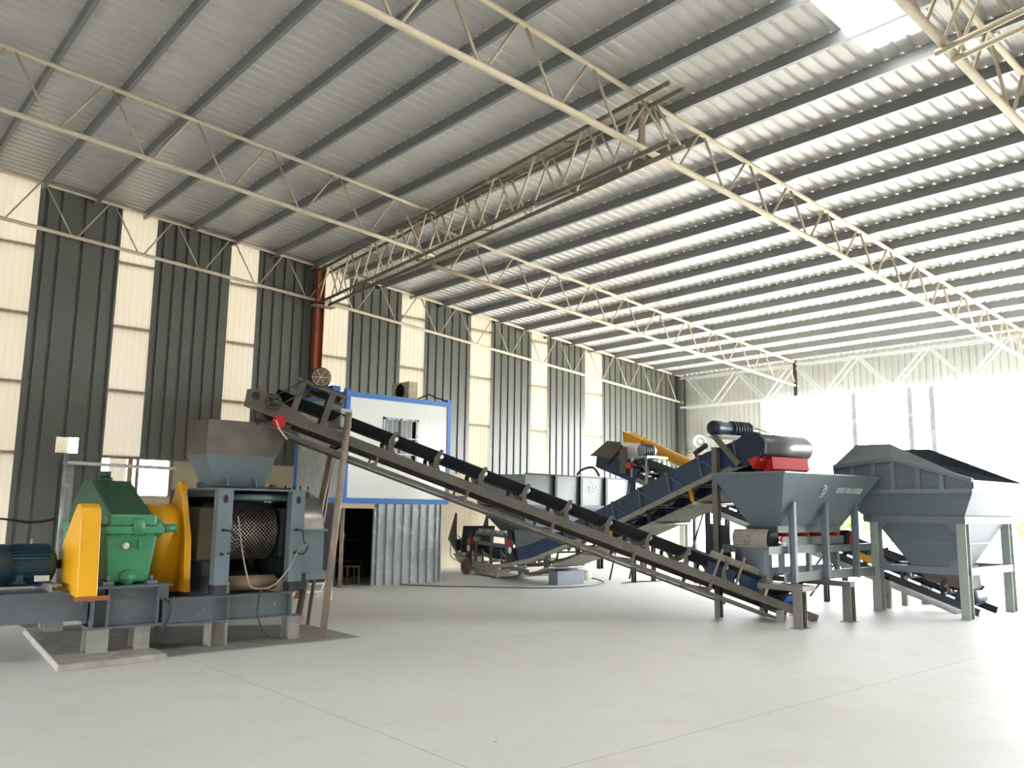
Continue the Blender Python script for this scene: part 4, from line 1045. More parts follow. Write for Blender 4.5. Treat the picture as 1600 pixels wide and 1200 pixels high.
# ------------------------------------------------------------------ hoppers and bins
def plate_frame(p_bl, p_br, p_tl):
    """local frame on a sloped plate: origin bottom-left, e1 to the right, e2 up the plate, n outward (towards the camera side)"""
    p_bl, p_br, p_tl = V(p_bl), V(p_br), V(p_tl)
    e1 = (p_br - p_bl).normalized(); e2 = (p_tl - p_bl); e2 = (e2 - e1 * e2.dot(e1)).normalized()
    n = e1.cross(e2)
    return p_bl, e1, e2, n

def ring_logo(mb, o, e1, e2, n, cx, cy, R, off=0.006):
    def P(x, y): return o + e1 * (cx + x) + e2 * (cy + y) + n * off
    def stroke(a, b, w):
        a, b = V((a[0], a[1], 0)), V((b[0], b[1], 0)); d = (b - a).normalized(); s = V((-d.y, d.x, 0)) * w / 2
        mb.add([P(*(a - s).xy), P(*(b - s).xy), P(*(b + s).xy), P(*(a + s).xy)], [(0, 1, 2, 3)], 0)
    def arc(r0, r1, a0, a1, k=18, mi=0):
        vs = []
        for i in range(k + 1):
            a = math.radians(a0 + (a1 - a0) * i / k); vs += [P(r0 * math.cos(a), r0 * math.sin(a)), P(r1 * math.cos(a), r1 * math.sin(a))]
        mb.add(vs, [(2 * i, 2 * i + 1, 2 * i + 3, 2 * i + 2) for i in range(k)], mi)
    arc(R * 0.80, R * 0.95, -110, 115)
    for k in range(9):
        a = math.radians(-60 + k * 20); stroke((R * 0.9 * math.cos(a), R * 0.9 * math.sin(a)), (R * 1.1 * math.cos(a), R * 1.1 * math.sin(a)), R * 0.13)
    # the letters T and S
    mb.add([P(-R * .95, R * .55), P(-R * .1, R * .55), P(-R * .16, R * .36), P(-R * 1.0, R * .36)], [(0, 1, 2, 3)], 1)
    mb.add([P(-R * .62, R * .36), P(-R * .40, R * .36), P(-R * .60, -R * .7), P(-R * .82, -R * .7)], [(0, 1, 2, 3)], 1)
    arc2 = [(.55, .42), (.3, .5), (.08, .36), (.1, .12), (.42, -.05), (.46, -.3), (.22, -.46), (-.06, -.36)]
    for a, b in zip(arc2, arc2[1:]): stroke((a[0] * R, a[1] * R), (b[0] * R, b[1] * R), R * 0.17)

GLYPHS = {  # strokes on a 1 x 1 cell, boxy characters like the worn lettering
    'A': [((.1, .95), (.9, .95)), ((.1, .65), (.9, .65)), ((.1, .05), (.9, .05)), ((.15, .95), (.15, .05)), ((.85, .95), (.85, .05)), ((.5, 1), (.5, .05)), ((.15, .35), (.85, .35))],
    'B': [((.1, .9), (.9, .9)), ((.5, 1), (.5, 0)), ((.15, .9), (.15, .5)), ((.85, .9), (.85, .5)), ((.15, .5), (.85, .5)), ((.5, .5), (.1, 0)), ((.5, .5), (.9, 0))],
    'U': [((.15, .95), (.15, .05)), ((.15, .05), (.85, .05)), ((.85, .95), (.85, .05))],
    'K': [((.2, 1), (.2, 0)), ((.55, .9), (.5, .1)), ((.9, 1), (.9, 0))],
    'L': [((.25, 1), (.25, .05)), ((.6, 1), (.55, .05)), ((.25, .05), (.55, .05))],
    'O': [((.15, .95), (.15, .05)), ((.85, .95), (.85, .05)), ((.15, .95), (.85, .95)), ((.15, .05), (.85, .05)), ((.5, .95), (.5, .05))],
    'D': [((.15, .95), (.15, .05)), ((.85, .8), (.85, .2)), ((.15, .95), (.85, .8)), ((.15, .05), (.85, .2)), ((.15, .5), (.85, .5))],
}
def lettering(mb, o, e1, e2, n, x0, y0, w, h, text, slant=0.25, off=0.006):
    cw = w / len(text)
    for i, ch in enumerate(text):
        for a, b in GLYPHS[ch]:
            pa = V((x0 + cw * (i + 0.86 * a[0]) + slant * a[1] * h * .5, y0 + a[1] * h, 0)); pb = V((x0 + cw * (i + 0.86 * b[0]) + slant * b[1] * h * .5, y0 + b[1] * h, 0))
            d = (pb - pa).normalized(); s = V((-d.y, d.x, 0)) * 0.0085
            q = [pa - s, pb - s, pb + s, pa + s]
            mb.add([o + e1 * v.x + e2 * v.y + n * off for v in q], [(0, 1, 2, 3)], 0)

# ---- logo hopper
fh = thing('feed_hopper', 'slate grey feed hopper with white round logo and lettering', 'hopper', (15.3, 8.9, 0))
tb = [(13.43, 8.08, 2.70), (17.07, 8.08, 2.72), (17.07, 9.65, 2.72), (13.43, 9.65, 2.70)]
bb = [(14.13, 8.60, 1.72), (16.37, 8.60, 1.72), (16.37, 9.25, 1.72), (14.13, 9.25, 1.72)]
b = MB(); b.shell(bb, tb, 0.02); b.build('funnel', 'grey', fh)
b = MB()
for i in range(4): b.bar(tb[i], tb[(i + 1) % 4], 0.05, 0.03)
b.build('rim', 'binlite', fh)
o, e1, e2, n = plate_frame(bb[0], bb[1], (14.13, 8.08, 2.70))
b = MB(); ring_logo(b, o, e1, e2, n, 0.90, 0.765, 0.133); b.build('round_logo', ['decal', 'decalblue'], fh)
b = MB(); lettering(b, o, e1, e2, n, 1.40, 0.745, 1.01, 0.117, 'BBALKKUUDOOO'); b.build('lettering', 'decal', fh)
for x in (14.15, 15.31, 16.49):
    b = MB(); b.ibeam((x, 8.37, 0.72), (x, 8.37, 2.18), 0.12, 0.085, 0.012, (0, 1, 0)); b.build('stiffener_post', 'grey', fh)
for y, g in ((8.42, 1), (9.5, -1)):
    b = MB(); b.channel((13.9, y, 0.81), (17.6, y, 0.81), 0.17, 0.07, 0.012, (0, g, 0)); b.build('lower_rail', 'binlite', fh)
    b = MB(); b.channel((13.5, y + g * .05, 1.30), (17.65, y + g * .05, 1.30), 0.14, 0.07, 0.012, (0, g, 0)); b.build('feeder_rail', 'binlite', fh)
for x in (13.95, 14.9, 15.95, 17.54):
    for y in (8.5, 9.42):
        b = MB(); b.box(x - 0.05, x + 0.05, y - 0.04, y + 0.04, 0.89, 1.23); b.build('strut', 'grey', fh)
for x, y1 in ((13.62, 8.75), (15.3, 9.6)):
    b = MB(); b.box(x - 0.09, x + 0.35 if x < 14 else x + 0.09, 7.86, y1, 0.63, 0.722); b.build('cross_beam', 'legsteel', fh)
for x, y in ((13.62, 7.97), (15.25, 7.92), (15.3, 9.0)):
    b = MB(); b.ibeam((x, y, 0), (x, y, 0.63), 0.17, 0.17, 0.014, (1, 0, 0)); b.box(x - .13, x + .13, y - .12, y + .12, 0, 0.012); b.build('leg', 'legsteel', fh)

# ---- belt feeder under it
bfd = thing('belt_feeder', 'short belt feeder with rubber curtains under the logo hopper', 'feeder', (15.3, 8.95, 1.4))
b = MB(); b.tube((13.98, 8.66, 1.48), (13.98, 9.34, 1.48), 0.17, 26); b.build('head_pulley', 'belt', bfd)
b = MB(); b.tube((16.72, 8.6, 1.47), (16.72, 9.34, 1.47), 0.16, 26); o = b.build('tail_pulley', 'belt', bfd)
MB().tube((16.72, 8.56, 1.47), (16.72, 8.6, 1.47), 0.09, 20).build('hub', 'red', o, label='reddish hub')
for z in (1.63, 1.31):
    b = MB(); b.box(13.98, 16.72, 8.6, 9.34, z, z + .015); b.build('feeder_belt', 'belt', bfd)
for y in (8.58, 9.24):
    b = MB(); b.box(14.0, 16.3, y, y + .03, 1.61, 1.735); b.build('skirt', 'binlite', bfd)
for x in (14.5, 15.1, 15.7, 16.25):
    b = MB(); b.tube((x, 8.6, 1.575), (x, 9.34, 1.575), 0.045, 12); o = b.build('carrier_roller', 'red', bfd)
b = MB(); b.box(14.15, 16.4, 8.57, 8.59, 1.375, 1.54); b.build('side_cover', 'binlite', bfd)
b = MB(); b.tube((14.1, 8.53, 1.48), (14.1, 8.57, 1.48), 0.06, 14); b.build('bearing', 'red', bfd)
b = MB(); b.box(14.05, 14.15, 8.52, 8.57, 1.36, 1.44); b.build('bearing_block', 'white', bfd)
# striped bulging curtain over the head and the sheet hanging below
def curtain(x, y0, y1, z0, z1, bulge, rows, m, name, nstripe=0, th=0.02):
    b = MB(); vs = []; k = 16
    for i in range(k + 1):
        t = i / k; z = z1 + (z0 - z1) * t; dx = -bulge * math.sin(math.pi * min(1, max(0, t))) ** 0.6 if bulge else 0
        if nstripe: dx += 0.006 * (1 if int(t * nstripe * 2) % 2 else -1)
        for j in range(5):
            y = y0 + (y1 - y0) * j / 4
            vs.append((x + dx + (0.015 * math.sin(j * 2.1 + t * 3) if not nstripe else 0), y, z))
    n = len(vs)
    vs += [(p[0] + th, p[1], p[2]) for p in vs]
    fs = [(i * 5 + j, i * 5 + j + 1, (i + 1) * 5 + j + 1, (i + 1) * 5 + j) for i in range(k) for j in range(4)]
    fs += [tuple(n + q for q in reversed(f)) for f in fs]
    for i in range(k):
        fs += [(i * 5, (i + 1) * 5, n + (i + 1) * 5, n + i * 5), (i * 5 + 4, n + i * 5 + 4, n + (i + 1) * 5 + 4, (i + 1) * 5 + 4)]
    b.add(vs, fs, 0, nstripe == 0)
    return b.build(name, m, bfd)
curtain(13.78, 8.64, 9.36, 1.30, 1.67, 0.10, 16, 'rubberdust', 'ribbed_curtain', 8)
curtain(13.80, 8.62, 9.36, 0.72, 1.30, 0.0, 16, 'hopper', 'lower_curtain')
b = MB(); b.hexa([(13.72, 9.42, 0.95), (13.75, 9.42, 0.95), (13.75, 10.0, 0.98), (13.72, 10.0, 0.98)], [(13.72, 9.46, 1.72), (13.75, 9.46, 1.72), (13.75, 10.0, 1.76), (13.72, 10.0, 1.76)]); b.build('side_curtain', 'dark', bfd)

# ---- peaked receiving hopper on tall legs
bh = thing('receiving_hopper', 'large slate receiving hopper with peaked walls on tall green-grey legs', 'hopper', (18.5, 7.5, 0))
for x in (17.45, 19.72):
    for y in (6.68, 8.40):
        b = MB(); b.ibeam((x, y, 0), (x, y, 1.86), 0.2, 0.17, 0.02, (1, 0, 0)); b.box(x - .11, x + .11, y - .1, y + .1, 0, 0.015); b.build('leg', 'leggreen', bh)
b = MB()
for (p, q) in (((17.36, 6.6, 1.88), (17.36, 8.6, 1.88)), ((19.82, 6.6, 1.88), (19.82, 8.6, 1.88)), ((17.3, 6.6, 1.88), (19.88, 6.6, 1.88)), ((17.3, 8.55, 1.88), (19.88, 8.55, 1.88))):
    b.bar(p, q, 0.06, 0.14)
b.build('top_ring', 'hopper', bh)
b = MB()
for (p, q) in (((17.40, 6.7, 0.9), (17.40, 8.4, 0.9)), ((19.75, 6.7, 0.9), (19.75, 8.4, 0.9)), ((17.5, 6.62, 0.9), (19.7, 6.62, 0.9)), ((17.5, 8.42, 0.9), (19.7, 8.42, 0.9))):
    b.bar(p, q, 0.06, 0.14)
for y, s in ((6.76, 1), (8.32, -1)):
    for z, dz in ((0.97, 0.2), (1.8, -0.2)): b.prism([(17.38, y, z), (17.38, y + s * 0.2, z), (17.38, y, z + dz)], (0.02, 0, 0))
b.build('mid_ring', 'hopper', bh)
lo = [(17.75, 6.95, 0.96), (18.6, 6.95, 0.96), (18.6, 7.85, 0.96), (17.75, 7.85, 0.96)]
hi = [(17.5, 6.66, 1.86), (19.62, 6.66, 1.86), (19.62, 8.45, 1.86), (17.5, 8.45, 1.86)]
b = MB(); b.shell(lo, hi, 0.015); b.build('lower_funnel', 'hopper', bh)
b = MB()
zz = 1.42; t = (zz - 0.96) / 0.9
q = [V(a).lerp(V(c), t) for a, c in zip(lo, hi)]
for i in range(4): b.bar(q[i], q[(i + 1) % 4], 0.03, 0.03)
b.build('seam_strip', 'hopper', bh)
b = MB(); b.shell([(18.15, 6.95, 0.5), (18.95, 6.95, 0.5), (18.95, 7.7, 0.62), (18.15, 7.7, 0.62)], [(18.0, 6.9, 0.97), (18.7, 6.9, 0.97), (18.7, 7.88, 0.97), (18.0, 7.88, 0.97)], 0.012); b.build('outlet_spout', 'rust', bh)
r0 = [(17.36, 6.6, 1.95), (19.84, 6.6, 1.95), (19.84, 8.62, 1.95), (17.36, 8.62, 1.95)]
r1 = [(17.18, 6.36, 2.42), (20.02, 6.36, 2.42), (20.02, 9.08, 2.42), (17.18, 9.08, 2.42)]
b = MB(); b.shell(r0, r1, 0.015); b.build('flared_wall', 'hopper', bh)
b = MB()
yk = [(6.34, 2.64), (7.85, 3.10), (9.10, 2.98)]
def wallpoly(x): return [(x, 6.34, 2.42), (x, 9.12, 2.42), (x, 9.16, 2.98), (x, 7.85, 3.10), (x, 6.34, 2.64)]
b.prism(wallpoly(17.18), (0.018, 0, 0)); b.build('upper_wall', 'hopper', bh)
b = MB(); b.prism(wallpoly(20.0), (0.018, 0, 0)); b.build('upper_wall', 'hopper', bh)
b = MB(); b.box(17.18, 20.02, 6.34, 6.36, 2.42, 2.65); b.build('upper_wall', 'hopper', bh)
b = MB(); b.box(17.18, 20.02, 9.1, 9.12, 2.42, 2.98); b.build('upper_wall', 'hopper', bh)
b = MB()
for y0, y1, za, zb in ((6.34, 7.85, 2.64, 3.10), (7.85, 9.12, 3.10, 2.98)):
    b.bar((17.15, y0, za), (17.15, y1, zb), 0.06, 0.08); b.bar((17.15, y0, 2.44), (17.15, y1, 2.44), 0.06, 0.08)
for y in (6.9, 7.35, 7.85, 8.25, 8.7):
    b.bar((17.165, y, 2.44), (17.165, y, interp(yk, y)), 0.07, 0.09, (0, 1, 0))
b.build('wall_rib', 'ribgrey', bh)
for x, s in ((17.18, 1), (20.02, -1)):
    b = MB(); A, B, C, D, E_ = V((x, 9.16, 2.98)), V((x, 7.85, 3.10)), V((x, 6.34, 2.64)), V((x + s * .45, 8.85, 3.46)), V((x + s * .45, 8.10, 3.45))
    ds = V((s * 0.02, 0, -0.015))
    vs = [A, B, C, E_, D]; vs2 = [p + ds for p in vs]
    b.add(vs + vs2, [(0, 1, 3, 4), (1, 2, 3), (9, 8, 6, 5), (8, 7, 6), (2, 3, 8, 7), (3, 4, 9, 8), (4, 0, 5, 9)], 0)
    b.build('peaked_hood', 'hopper', bh)

# ---- long bin in front of the wall
lb = thing('batching_bin', 'long ribbed grey bin on posts in front of the wall', 'bin', (18.6, 18.8, 0))
b = MB(); b.shell([(16.0, 17.8, 2.05), (21.35, 17.8, 2.05), (21.35, 19.95, 2.05), (16.0, 19.95, 2.05)], [(15.98, 17.78, 2.95), (21.4, 17.78, 2.92), (21.4, 19.97, 2.95), (15.98, 19.97, 2.98)], 0.02); b.build('upper_wall', 'binlite', lb)
b = MB(); b.shell([(16.6, 18.4, 1.22), (20.9, 18.4, 1.22), (20.9, 19.4, 1.22), (16.6, 19.4, 1.22)], [(16.0, 17.8, 2.05), (21.35, 17.8, 2.05), (21.35, 19.95, 2.05), (16.0, 19.95, 2.05)], 0.02); b.build('lower_funnel', 'hopper', lb)
for x in (17.12, 18.18, 19.28, 20.5, 21.36):
    b = MB(); b.box(x - 0.045, x + 0.045, 17.68, 17.78, 1.98, 2.96); b.build('wall_rib', 'dark', lb)
b = MB(); b.bar((15.98, 17.76, 2.97), (21.4, 17.76, 2.94), 0.06, 0.04); b.bar((15.98, 17.74, 2.05), (21.4, 17.74, 2.05), 0.1, 0.09); b.bar((15.94, 17.8, 2.05), (15.94, 19.95, 2.05), 0.1, 0.09); b.build('rim', 'dark', lb)
o, e1, e2, n = plate_frame((16.0, 17.79, 2.05), (21.35, 17.79, 2.05), (15.98, 17.77, 2.95))
b = MB(); ring_logo(b, o, e1, e2, n, 2.76, 0.58, 0.2); b.build('round_logo', ['decal', 'decal'], lb)
for x, y in ((17.75, 18.7), (17.75, 19.85), (21.3, 17.95), (21.3, 19.85)):
    b = MB(); b.ibeam((x, y, 0), (x, y, 2.0), 0.16, 0.16, 0.015, (1, 0, 0)); b.build('leg', 'legsteel' if y < 19 else 'dark', lb)
for x in (16.7, 18.1, 19.6):
    b = MB(); b.box(x, x + .4, 18.45, 19.35, 0.98, 1.225); b.build('gate_box', 'darkblue', lb)

# ------------------------------------------------------------------ blue framed site cabin on its store room
cb = thing('site_cabin', 'white cabin with bright blue frame raised on the store room', 'cabin', (12.3, 19.9, 2.06))
cx0, cx1, cy0, cy1, cz0, cz1 = 10.62, 13.92, 18.6, 21.3, 2.06, 4.87
b = MB(); t = 0.06
wx0, wx1, wz0, wz1 = 11.74, 12.85, 3.05, 4.30
b.box(cx0 + .1, wx0, cy0 + .02, cy0 + .02 + t, cz0 + .1, cz1 - .1); b.box(wx1, cx1 - .1, cy0 + .02, cy0 + .02 + t, cz0 + .1, cz1 - .1)
b.box(wx0, wx1, cy0 + .02, cy0 + .02 + t, cz0 + .1, wz0); b.box(wx0, wx1, cy0 + .02, cy0 + .02 + t, wz1, cz1 - .1)
b.build('front_panel', 'cabinpanel', cb)
b = MB(); b.box(cx0 + .02, cx0 + .02 + t, cy0 + .1, cy1 - .1, cz0 + .1, cz1 - .1); b.build('side_panel', 'galv', cb, label='end panel with its shade put into the grey')  # grey stands in for the shade on this end of the cabin
b = MB(); b.box(cx1 - .02 - t, cx1 - .02, cy0 + .1, cy1 - .1, cz0 + .1, cz1 - .1); b.build('side_panel', 'cabinpanel', cb)
b = MB(); b.box(cx0 + .1, cx1 - .1, cy1 - .02 - t, cy1 - .02, cz0 + .1, cz1 - .1); b.build('rear_panel', 'cabinpanel', cb)
b = MB(); b.box(cx0 + .02, cx1 - .02, cy0 + .02, cy1 - .02, cz1 - .06, cz1 - .01); b.build('roof_panel', 'lightgrey', cb)
b = MB(); b.box(cx0 + .02, cx1 - .02, cy0 + .02, cy1 - .02, cz0 + .01, cz0 + .06); b.build('floor_panel', 'dark', cb)
for x in (cx0, cx1 - .12):
    for y in (cy0, cy1 - .12):
        b = MB(); b.box(x, x + .12, y, y + .12, cz0, cz1 + 0.0); b.box(x - .01, x + .13, y - .01, y + .13, cz1 - .0, cz1 + .07); b.build('corner_post', 'blue', cb)
for z in (cz0, cz1 - .13):
    b = MB(); b.box(cx0 + .12, cx1 - .12, cy0, cy0 + .1, z, z + .13); b.build('edge_beam', 'blue', cb)
    b = MB(); b.box(cx0 + .12, cx1 - .12, cy1 - .1, cy1, z, z + .13); b.build('edge_beam', 'blue', cb)
    b = MB(); b.box(cx0, cx0 + .1, cy0 + .12, cy1 - .12, z, z + .13); b.build('edge_beam', 'blue', cb)
    b = MB(); b.box(cx1 - .1, cx1, cy0 + .12, cy1 - .12, z, z + .13); b.build('edge_beam', 'blue', cb)
wf = MB()
for (a, c2_, d, e) in ((wx0, wx1, wz1 - .06, wz1), (wx0, wx1, wz0, wz0 + .06), (wx0, wx0 + .06, wz0, wz1), (wx1 - .06, wx1, wz0, wz1), ((wx0 + wx1) / 2 - .03, (wx0 + wx1) / 2 + .03, wz0, wz1)):
    wf.box(a, c2_, cy0 + .0, cy0 + .07, d, e)
wo = wf.build('window_frame', 'galv', cb)
MB().box(wx0 + .05, wx1 - .18, cy0 + .05, cy0 + .058, wz0 + .05, wz1 - .05).build('pane', 'glass', wo)
MB().box(wx1 - .18, wx1 - .05, cy0 + .10, cy0 + .11, wz0 + .05, wz1 - .05).build('gap_shade_sheet', 'black', wo)  # black sheet stands in for the unlit inside of the cabin
for k in range(7):
    x = wx0 + .1 + k * (wx1 - wx0 - .2) / 6
    MB().tube((x, cy0 - .02, wz0 + .02), (x, cy0 - .02, wz1 - .02), 0.013, 8).build('bar', 'white', wo)
for z in (wz0 + .3, wz0 + .72): MB().bar((wx0 + .03, cy0 - .02, z), (wx1 - .03, cy0 - .02, z), 0.012, 0.03).build('bar', 'white', wo)
st = thing('store_room', 'open store room of ribbed grey sheet under the white cabin', 'store room', (12.3, 19.9, 0))
b = MB(); prx = rib_profile(11.6, 13.7, 0.262, 11.72, -0.05, 0.045, 0.075); nn = len(prx)
b.add([(x, cy0 + .06 + d, 0.0) for x, d in prx] + [(x, cy0 + .06 + d, 2.05) for x, d in prx], [(i, i + 1, nn + i + 1, nn + i) for i in range(nn - 1)], 0)
b.box(11.58, 11.62, cy0 + .02, cy0 + .1, 0, 2.05); b.box(13.68, 13.72, cy0 + .02, cy0 + .1, 0, 2.05)
b.build('front_sheet', 'galv', st)
b = MB(); b.box(13.66, 13.69, cy0 + .1, cy1, 0, 2.05); b.build('side_sheet', 'wall', st)
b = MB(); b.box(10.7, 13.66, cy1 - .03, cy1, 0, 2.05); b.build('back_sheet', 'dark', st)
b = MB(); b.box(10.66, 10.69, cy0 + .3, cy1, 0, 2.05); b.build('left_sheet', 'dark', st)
b = MB(); b.box(10.6, 11.62, cy0 + .02, cy0 + .08, 1.93, 2.055); b.build('lintel', 'tan', st)
b = MB(); b.tube((10.68, cy0 + .05, 0), (10.68, cy0 + .05, 1.94), 0.05, 12); b.build('door_post', 'pipe', st)
sh = thing('store_shelf', 'low shelf loaded with white bags inside the dark store room', 'shelf', (11.2, 20.4, 0))
for z in (0.5, 1.05): MB().box(10.75, 12.2, 20.2, 20.8, z, z + .03).build('shelf_board', 'stoolwood', sh)
for x in (10.8, 12.15):
    for y in (20.23, 20.77): MB().box(x - .02, x + .02, y - .02, y + .02, 0, 1.08).build('leg', 'dark', sh)
def blob(mb, c, r, seed):
    random.seed(seed); bm = bmesh.new(); bmesh.ops.create_icosphere(bm, subdivisions=2, radius=1)
    ph_ = [random.uniform(0, 6) for _ in range(6)]
    vs = []
    for v in bm.verts:
        p = v.co; k = 1 + 0.16 * math.sin(3 * p.x + ph_[0]) * math.sin(4 * p.y + ph_[1]) + 0.1 * math.sin(6 * p.z + ph_[2])
        vs.append(V(c) + V((p.x * r[0] * k, p.y * r[1] * k, p.z * r[2] * k)))
    mb.add(vs, [tuple(v.index for v in f.verts) for f in bm.faces], 0, True); bm.free()
for i, (x, s, txt) in enumerate(((11.15, .25, 'larger white bag on the shelf inside the store room'), (11.62, .18, 'smaller white bag at the right of the store room shelf'))):
    b = MB(); blob(b, (x, 20.45, 1.08 + s * .68), (s, s * .9, s * .75), 40 + i); tag(b.build('sack', 'sack'), txt, 'bag', 'bags in the store room')
sl = thing('stool', 'small wooden stool in the store room doorway', 'stool', (11.35, 19.3, 0))
MB().box(11.15, 11.55, 19.15, 19.45, 0.43, 0.47).build('seat', 'stoolwood', sl)
for x in (11.18, 11.52):
    for y in (19.18, 19.42): MB().box(x - .02, x + .02, y - .02, y + .02, 0, 0.43).build('leg', 'stoolwood', sl)
ac = thing('condenser_unit', 'beige air conditioner unit on the cabin roof', 'air conditioner', (13.1, 19.7, 4.87))
b = MB(); b.box(12.95, 13.27, 19.3, 20.15, 4.92, 5.45); b.build('casing', 'plaster', ac, 0.012)
b = MB(); b.lathe([(0.0, 0.0), (0.2, 0.0), (0.215, 0.015), (0.2, 0.02)], (12.95, 19.72, 5.19), (-1, 0, 0), 24)
for r in (0.05, 0.1, 0.15): b.path([V((12.93, 19.72 + r * math.cos(a), 5.19 + r * math.sin(a))) for a in [k * math.pi / 10 for k in range(21)]], 0.006, 5)
b.build('fan_grille', 'dark', ac)
for y in (19.4, 20.05): MB().box(12.93, 13.29, y - .03, y + .03, 4.862, 4.92).build('foot', 'dark', ac)
b = MB(); b.box(13.08, 13.16, 19.285, 19.3, 5.3, 5.36); b.box(13.02, 13.2, 19.285, 19.3, 5.14, 5.16); b.build('valve_cover', 'tan', ac)
b = MB(); b.path(spline([(13.2, 19.25, 4.95), (13.32, 19.1, 5.03), (13.45, 19.0, 5.09), (13.6, 18.9, 5.0), (13.75, 18.8, 4.97), (13.85, 18.75, 4.90)], 6), 0.022, 8)
tag(b.build('insulated_pipe', 'cable'), 'dark insulated pipe curling over the cabin roof edge', 'pipe')

# ------------------------------------------------------------------ small things
rk = thing('step_rack', 'low white barred rack behind the pipe legs', 'rack', (8.95, 16.5, 0))
for z in (0.2, 0.36, 0.6): MB().bar((8.5, 16.3, z), (9.15, 16.3, z), 0.05, 0.04).build('bar', 'white', rk)
for x in (8.52, 9.13):
    MB().bar((x, 16.3, 0), (x, 16.3, 0.64), 0.04, 0.04, (0, 1, 0)).build('upright', 'white', rk)
    MB().bar((x, 16.9, 0), (x, 16.3, 0.62), 0.04, 0.04).build('upright', 'white', rk)
b = MB(); b.box(8.0, 8.9, 17.0, 17.5, 0.0, 0.48); tag(b.build('crate', 'redoxide', None, 0.01), 'dull red crate behind the white barred rack', 'crate')
b = MB(); b.box(15.75, 16.75, 16.2, 16.55, 0.0, 0.36); tag(b.build('concrete_block', 'hopper', None, 0.01), 'long block on the floor under the long bin, shade put into its dark grey', 'block')  # concrete darkened to the tone of its shaded side
for i, (x, y, s, txt) in enumerate(((16.95, 16.6, .17, 'white rubble sack beside the dark grey block'), (17.4, 16.75, .2, 'larger pale rubble sack beyond the end of the dark grey block'))):
    b = MB(); blob(b, (x, y, s * .78), (s, s * .8, s * .78), 60 + i); tag(b.build('rubble_sack', 'sack'), txt, 'sack', 'sacks by the grey block')
b = MB(); b.box(16.98, 17.28, 16.95, 17.2, 0.0, 0.5); tag(b.build('carton', 'rustbar', None, 0.01), 'small brown carton behind the pale sacks', 'carton')
zc = 0.014
b = MB(); b.path(spline([(12.3, 18.4, zc), (12.42, 18.18, zc), (13.0, 17.4, zc), (13.76, 16.72, zc), (14.6, 15.9, zc), (15.71, 15.48, zc), (16.9, 15.7, zc), (17.71, 16.45, zc), (18.2, 17.4, zc), (18.54, 18.27, zc)], 10), 0.013, 6)
tag(b.build('floor_cable', 'cable'), 'thin dark cable looping over the floor past the store room', 'cable')
b = MB(); b.path(spline([(17.6, 15.6, zc), (18.3, 15.7, zc), (19.0, 15.5, zc), (20.2, 15.6, zc)], 8), 0.016, 6)
tag(b.build('floor_rod', 'dark'), 'dark bent rod on the floor under the rising navy conveyor', 'rod')
b = MB(); b.tube((5.15, WY - 0.25, 2.93), (7.85, WY - 0.25, 2.89), 0.045, 10); b.tube((7.83, WY - 0.25, 2.89), (7.83, WY + 0.06, 2.89), 0.03, 8); 
pl = tag(b.build('white_pipe', 'white'), 'horizontal white pipe crossing the low wall opening', 'pipe')
b = MB(); b.tube((5.2, WY - 0.25, 0.0), (5.2, WY - 0.25, 3.15), 0.05, 10); b.box(5.26, 5.42, WY - 0.18, WY - 0.02, 0, 2.95)
tag(b.build('standpipe', 'galv'), 'grey vertical standpipe below the torn wall hole', 'pipe')
for i, (x, w) in enumerate(((6.78, .1), (6.95, .08), (7.8, .1))):
    b = MB(); b.box(x - w / 2, x + w / 2, WY + 0.0, WY + 0.12, 2.18, 3.13)
    tag(b.build('opening_stud', 'pipe'), ['brown stud in the low wall opening, left of its pair', 'brown stud at the left edge of the white gap', 'brown stud at the right edge of the white gap'][i], 'stud', 'studs in the wall opening')
for i, x in enumerate((7.2, 7.32, 7.44, 7.56, 7.68)):
    b = MB(); b.tube((x, WY + 0.15, 2.18), (x, WY + 0.15, 3.13), 0.008, 6)
    tag(b.build('gap_bar', 'dark'), 'thin bar in the white wall gap, %s from its right edge' % ORD[4 - i], 'bar', 'bars in the wall gap')
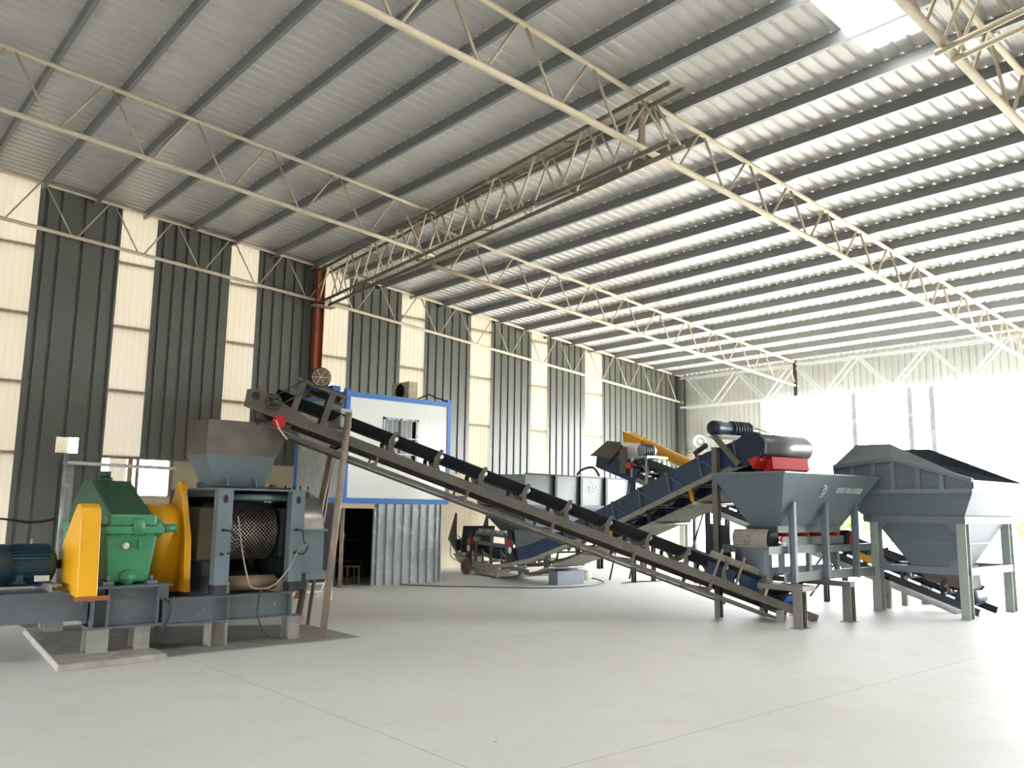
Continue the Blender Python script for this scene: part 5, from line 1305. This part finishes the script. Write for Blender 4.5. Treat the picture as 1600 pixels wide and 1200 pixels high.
b = MB(); b.path(spline([(2.5, WY - 0.06, 1.62), (3.96, WY - 0.05, 1.58), (4.55, WY - 0.05, 1.50), (5.0, WY - 0.08, 1.55), (5.1, WY - 0.1, 1.6)], 8), 0.025, 8)
tag(b.build('wall_cable', 'black'), 'black cable sagging along the lower grey wall panel', 'cable')
# ------------------------------------------------------------------ daylight
w = bpy.data.worlds.new('sky'); SC.world = w; w.use_nodes = True
nt = w.node_tree; N, L = nt.nodes, nt.links
bgn = N['Background']
tc = N.new('ShaderNodeTexCoord'); sp = N.new('ShaderNodeSeparateXYZ'); L.new(tc.outputs['Generated'], sp.inputs[0])
rp = N.new('ShaderNodeValToRGB')            # hazy bright sky: brightest near the horizon
rp.color_ramp.elements[0].position = 0.0; rp.color_ramp.elements[0].color = (1.0, 1.0, 1.0, 1)
rp.color_ramp.elements[1].position = 0.75; rp.color_ramp.elements[1].color = (0.22, 0.25, 0.30, 1)
e = rp.color_ramp.elements.new(0.22); e.color = (0.80, 0.84, 0.90, 1)
L.new(sp.outputs['Z'], rp.inputs['Fac'])
L.new(rp.outputs['Color'], bgn.inputs['Color'])
gl = N.new('ShaderNodeMapRange')            # hazy glare on the sun's side of the sky
gl.interpolation_type = 'SMOOTHSTEP'
gl.inputs['From Min'].default_value = 0.70; gl.inputs['From Max'].default_value = 0.95
gl.inputs['To Min'].default_value = 10.5; gl.inputs['To Max'].default_value = 18.0
L.new(sp.outputs['X'], gl.inputs['Value'])
L.new(gl.outputs['Result'], bgn.inputs['Strength'])
bgn.inputs['Strength'].default_value = 7.0
sun = bpy.data.lights.new('sun', 'SUN'); sun.energy = 20.0; sun.angle = math.radians(3); sun.color = (1.0, 0.97, 0.9)
so = bpy.data.objects.new('sun', sun); COL.objects.link(so)
el, az = math.radians(46), math.radians(-14)     # sun azimuth from +X towards -Y
dirv = V((math.cos(el) * math.cos(az), math.cos(el) * math.sin(az), math.sin(el)))
so.rotation_euler = dirv.to_track_quat('Z', 'Y').to_euler()
SC.cycles.max_bounces = 12
SC.cycles.diffuse_bounces = 8
SC.cycles.caustics_reflective = False
SC.cycles.caustics_refractive = False
SC.cycles.sample_clamp_indirect = 8.0
SC.view_settings.exposure = 0.84
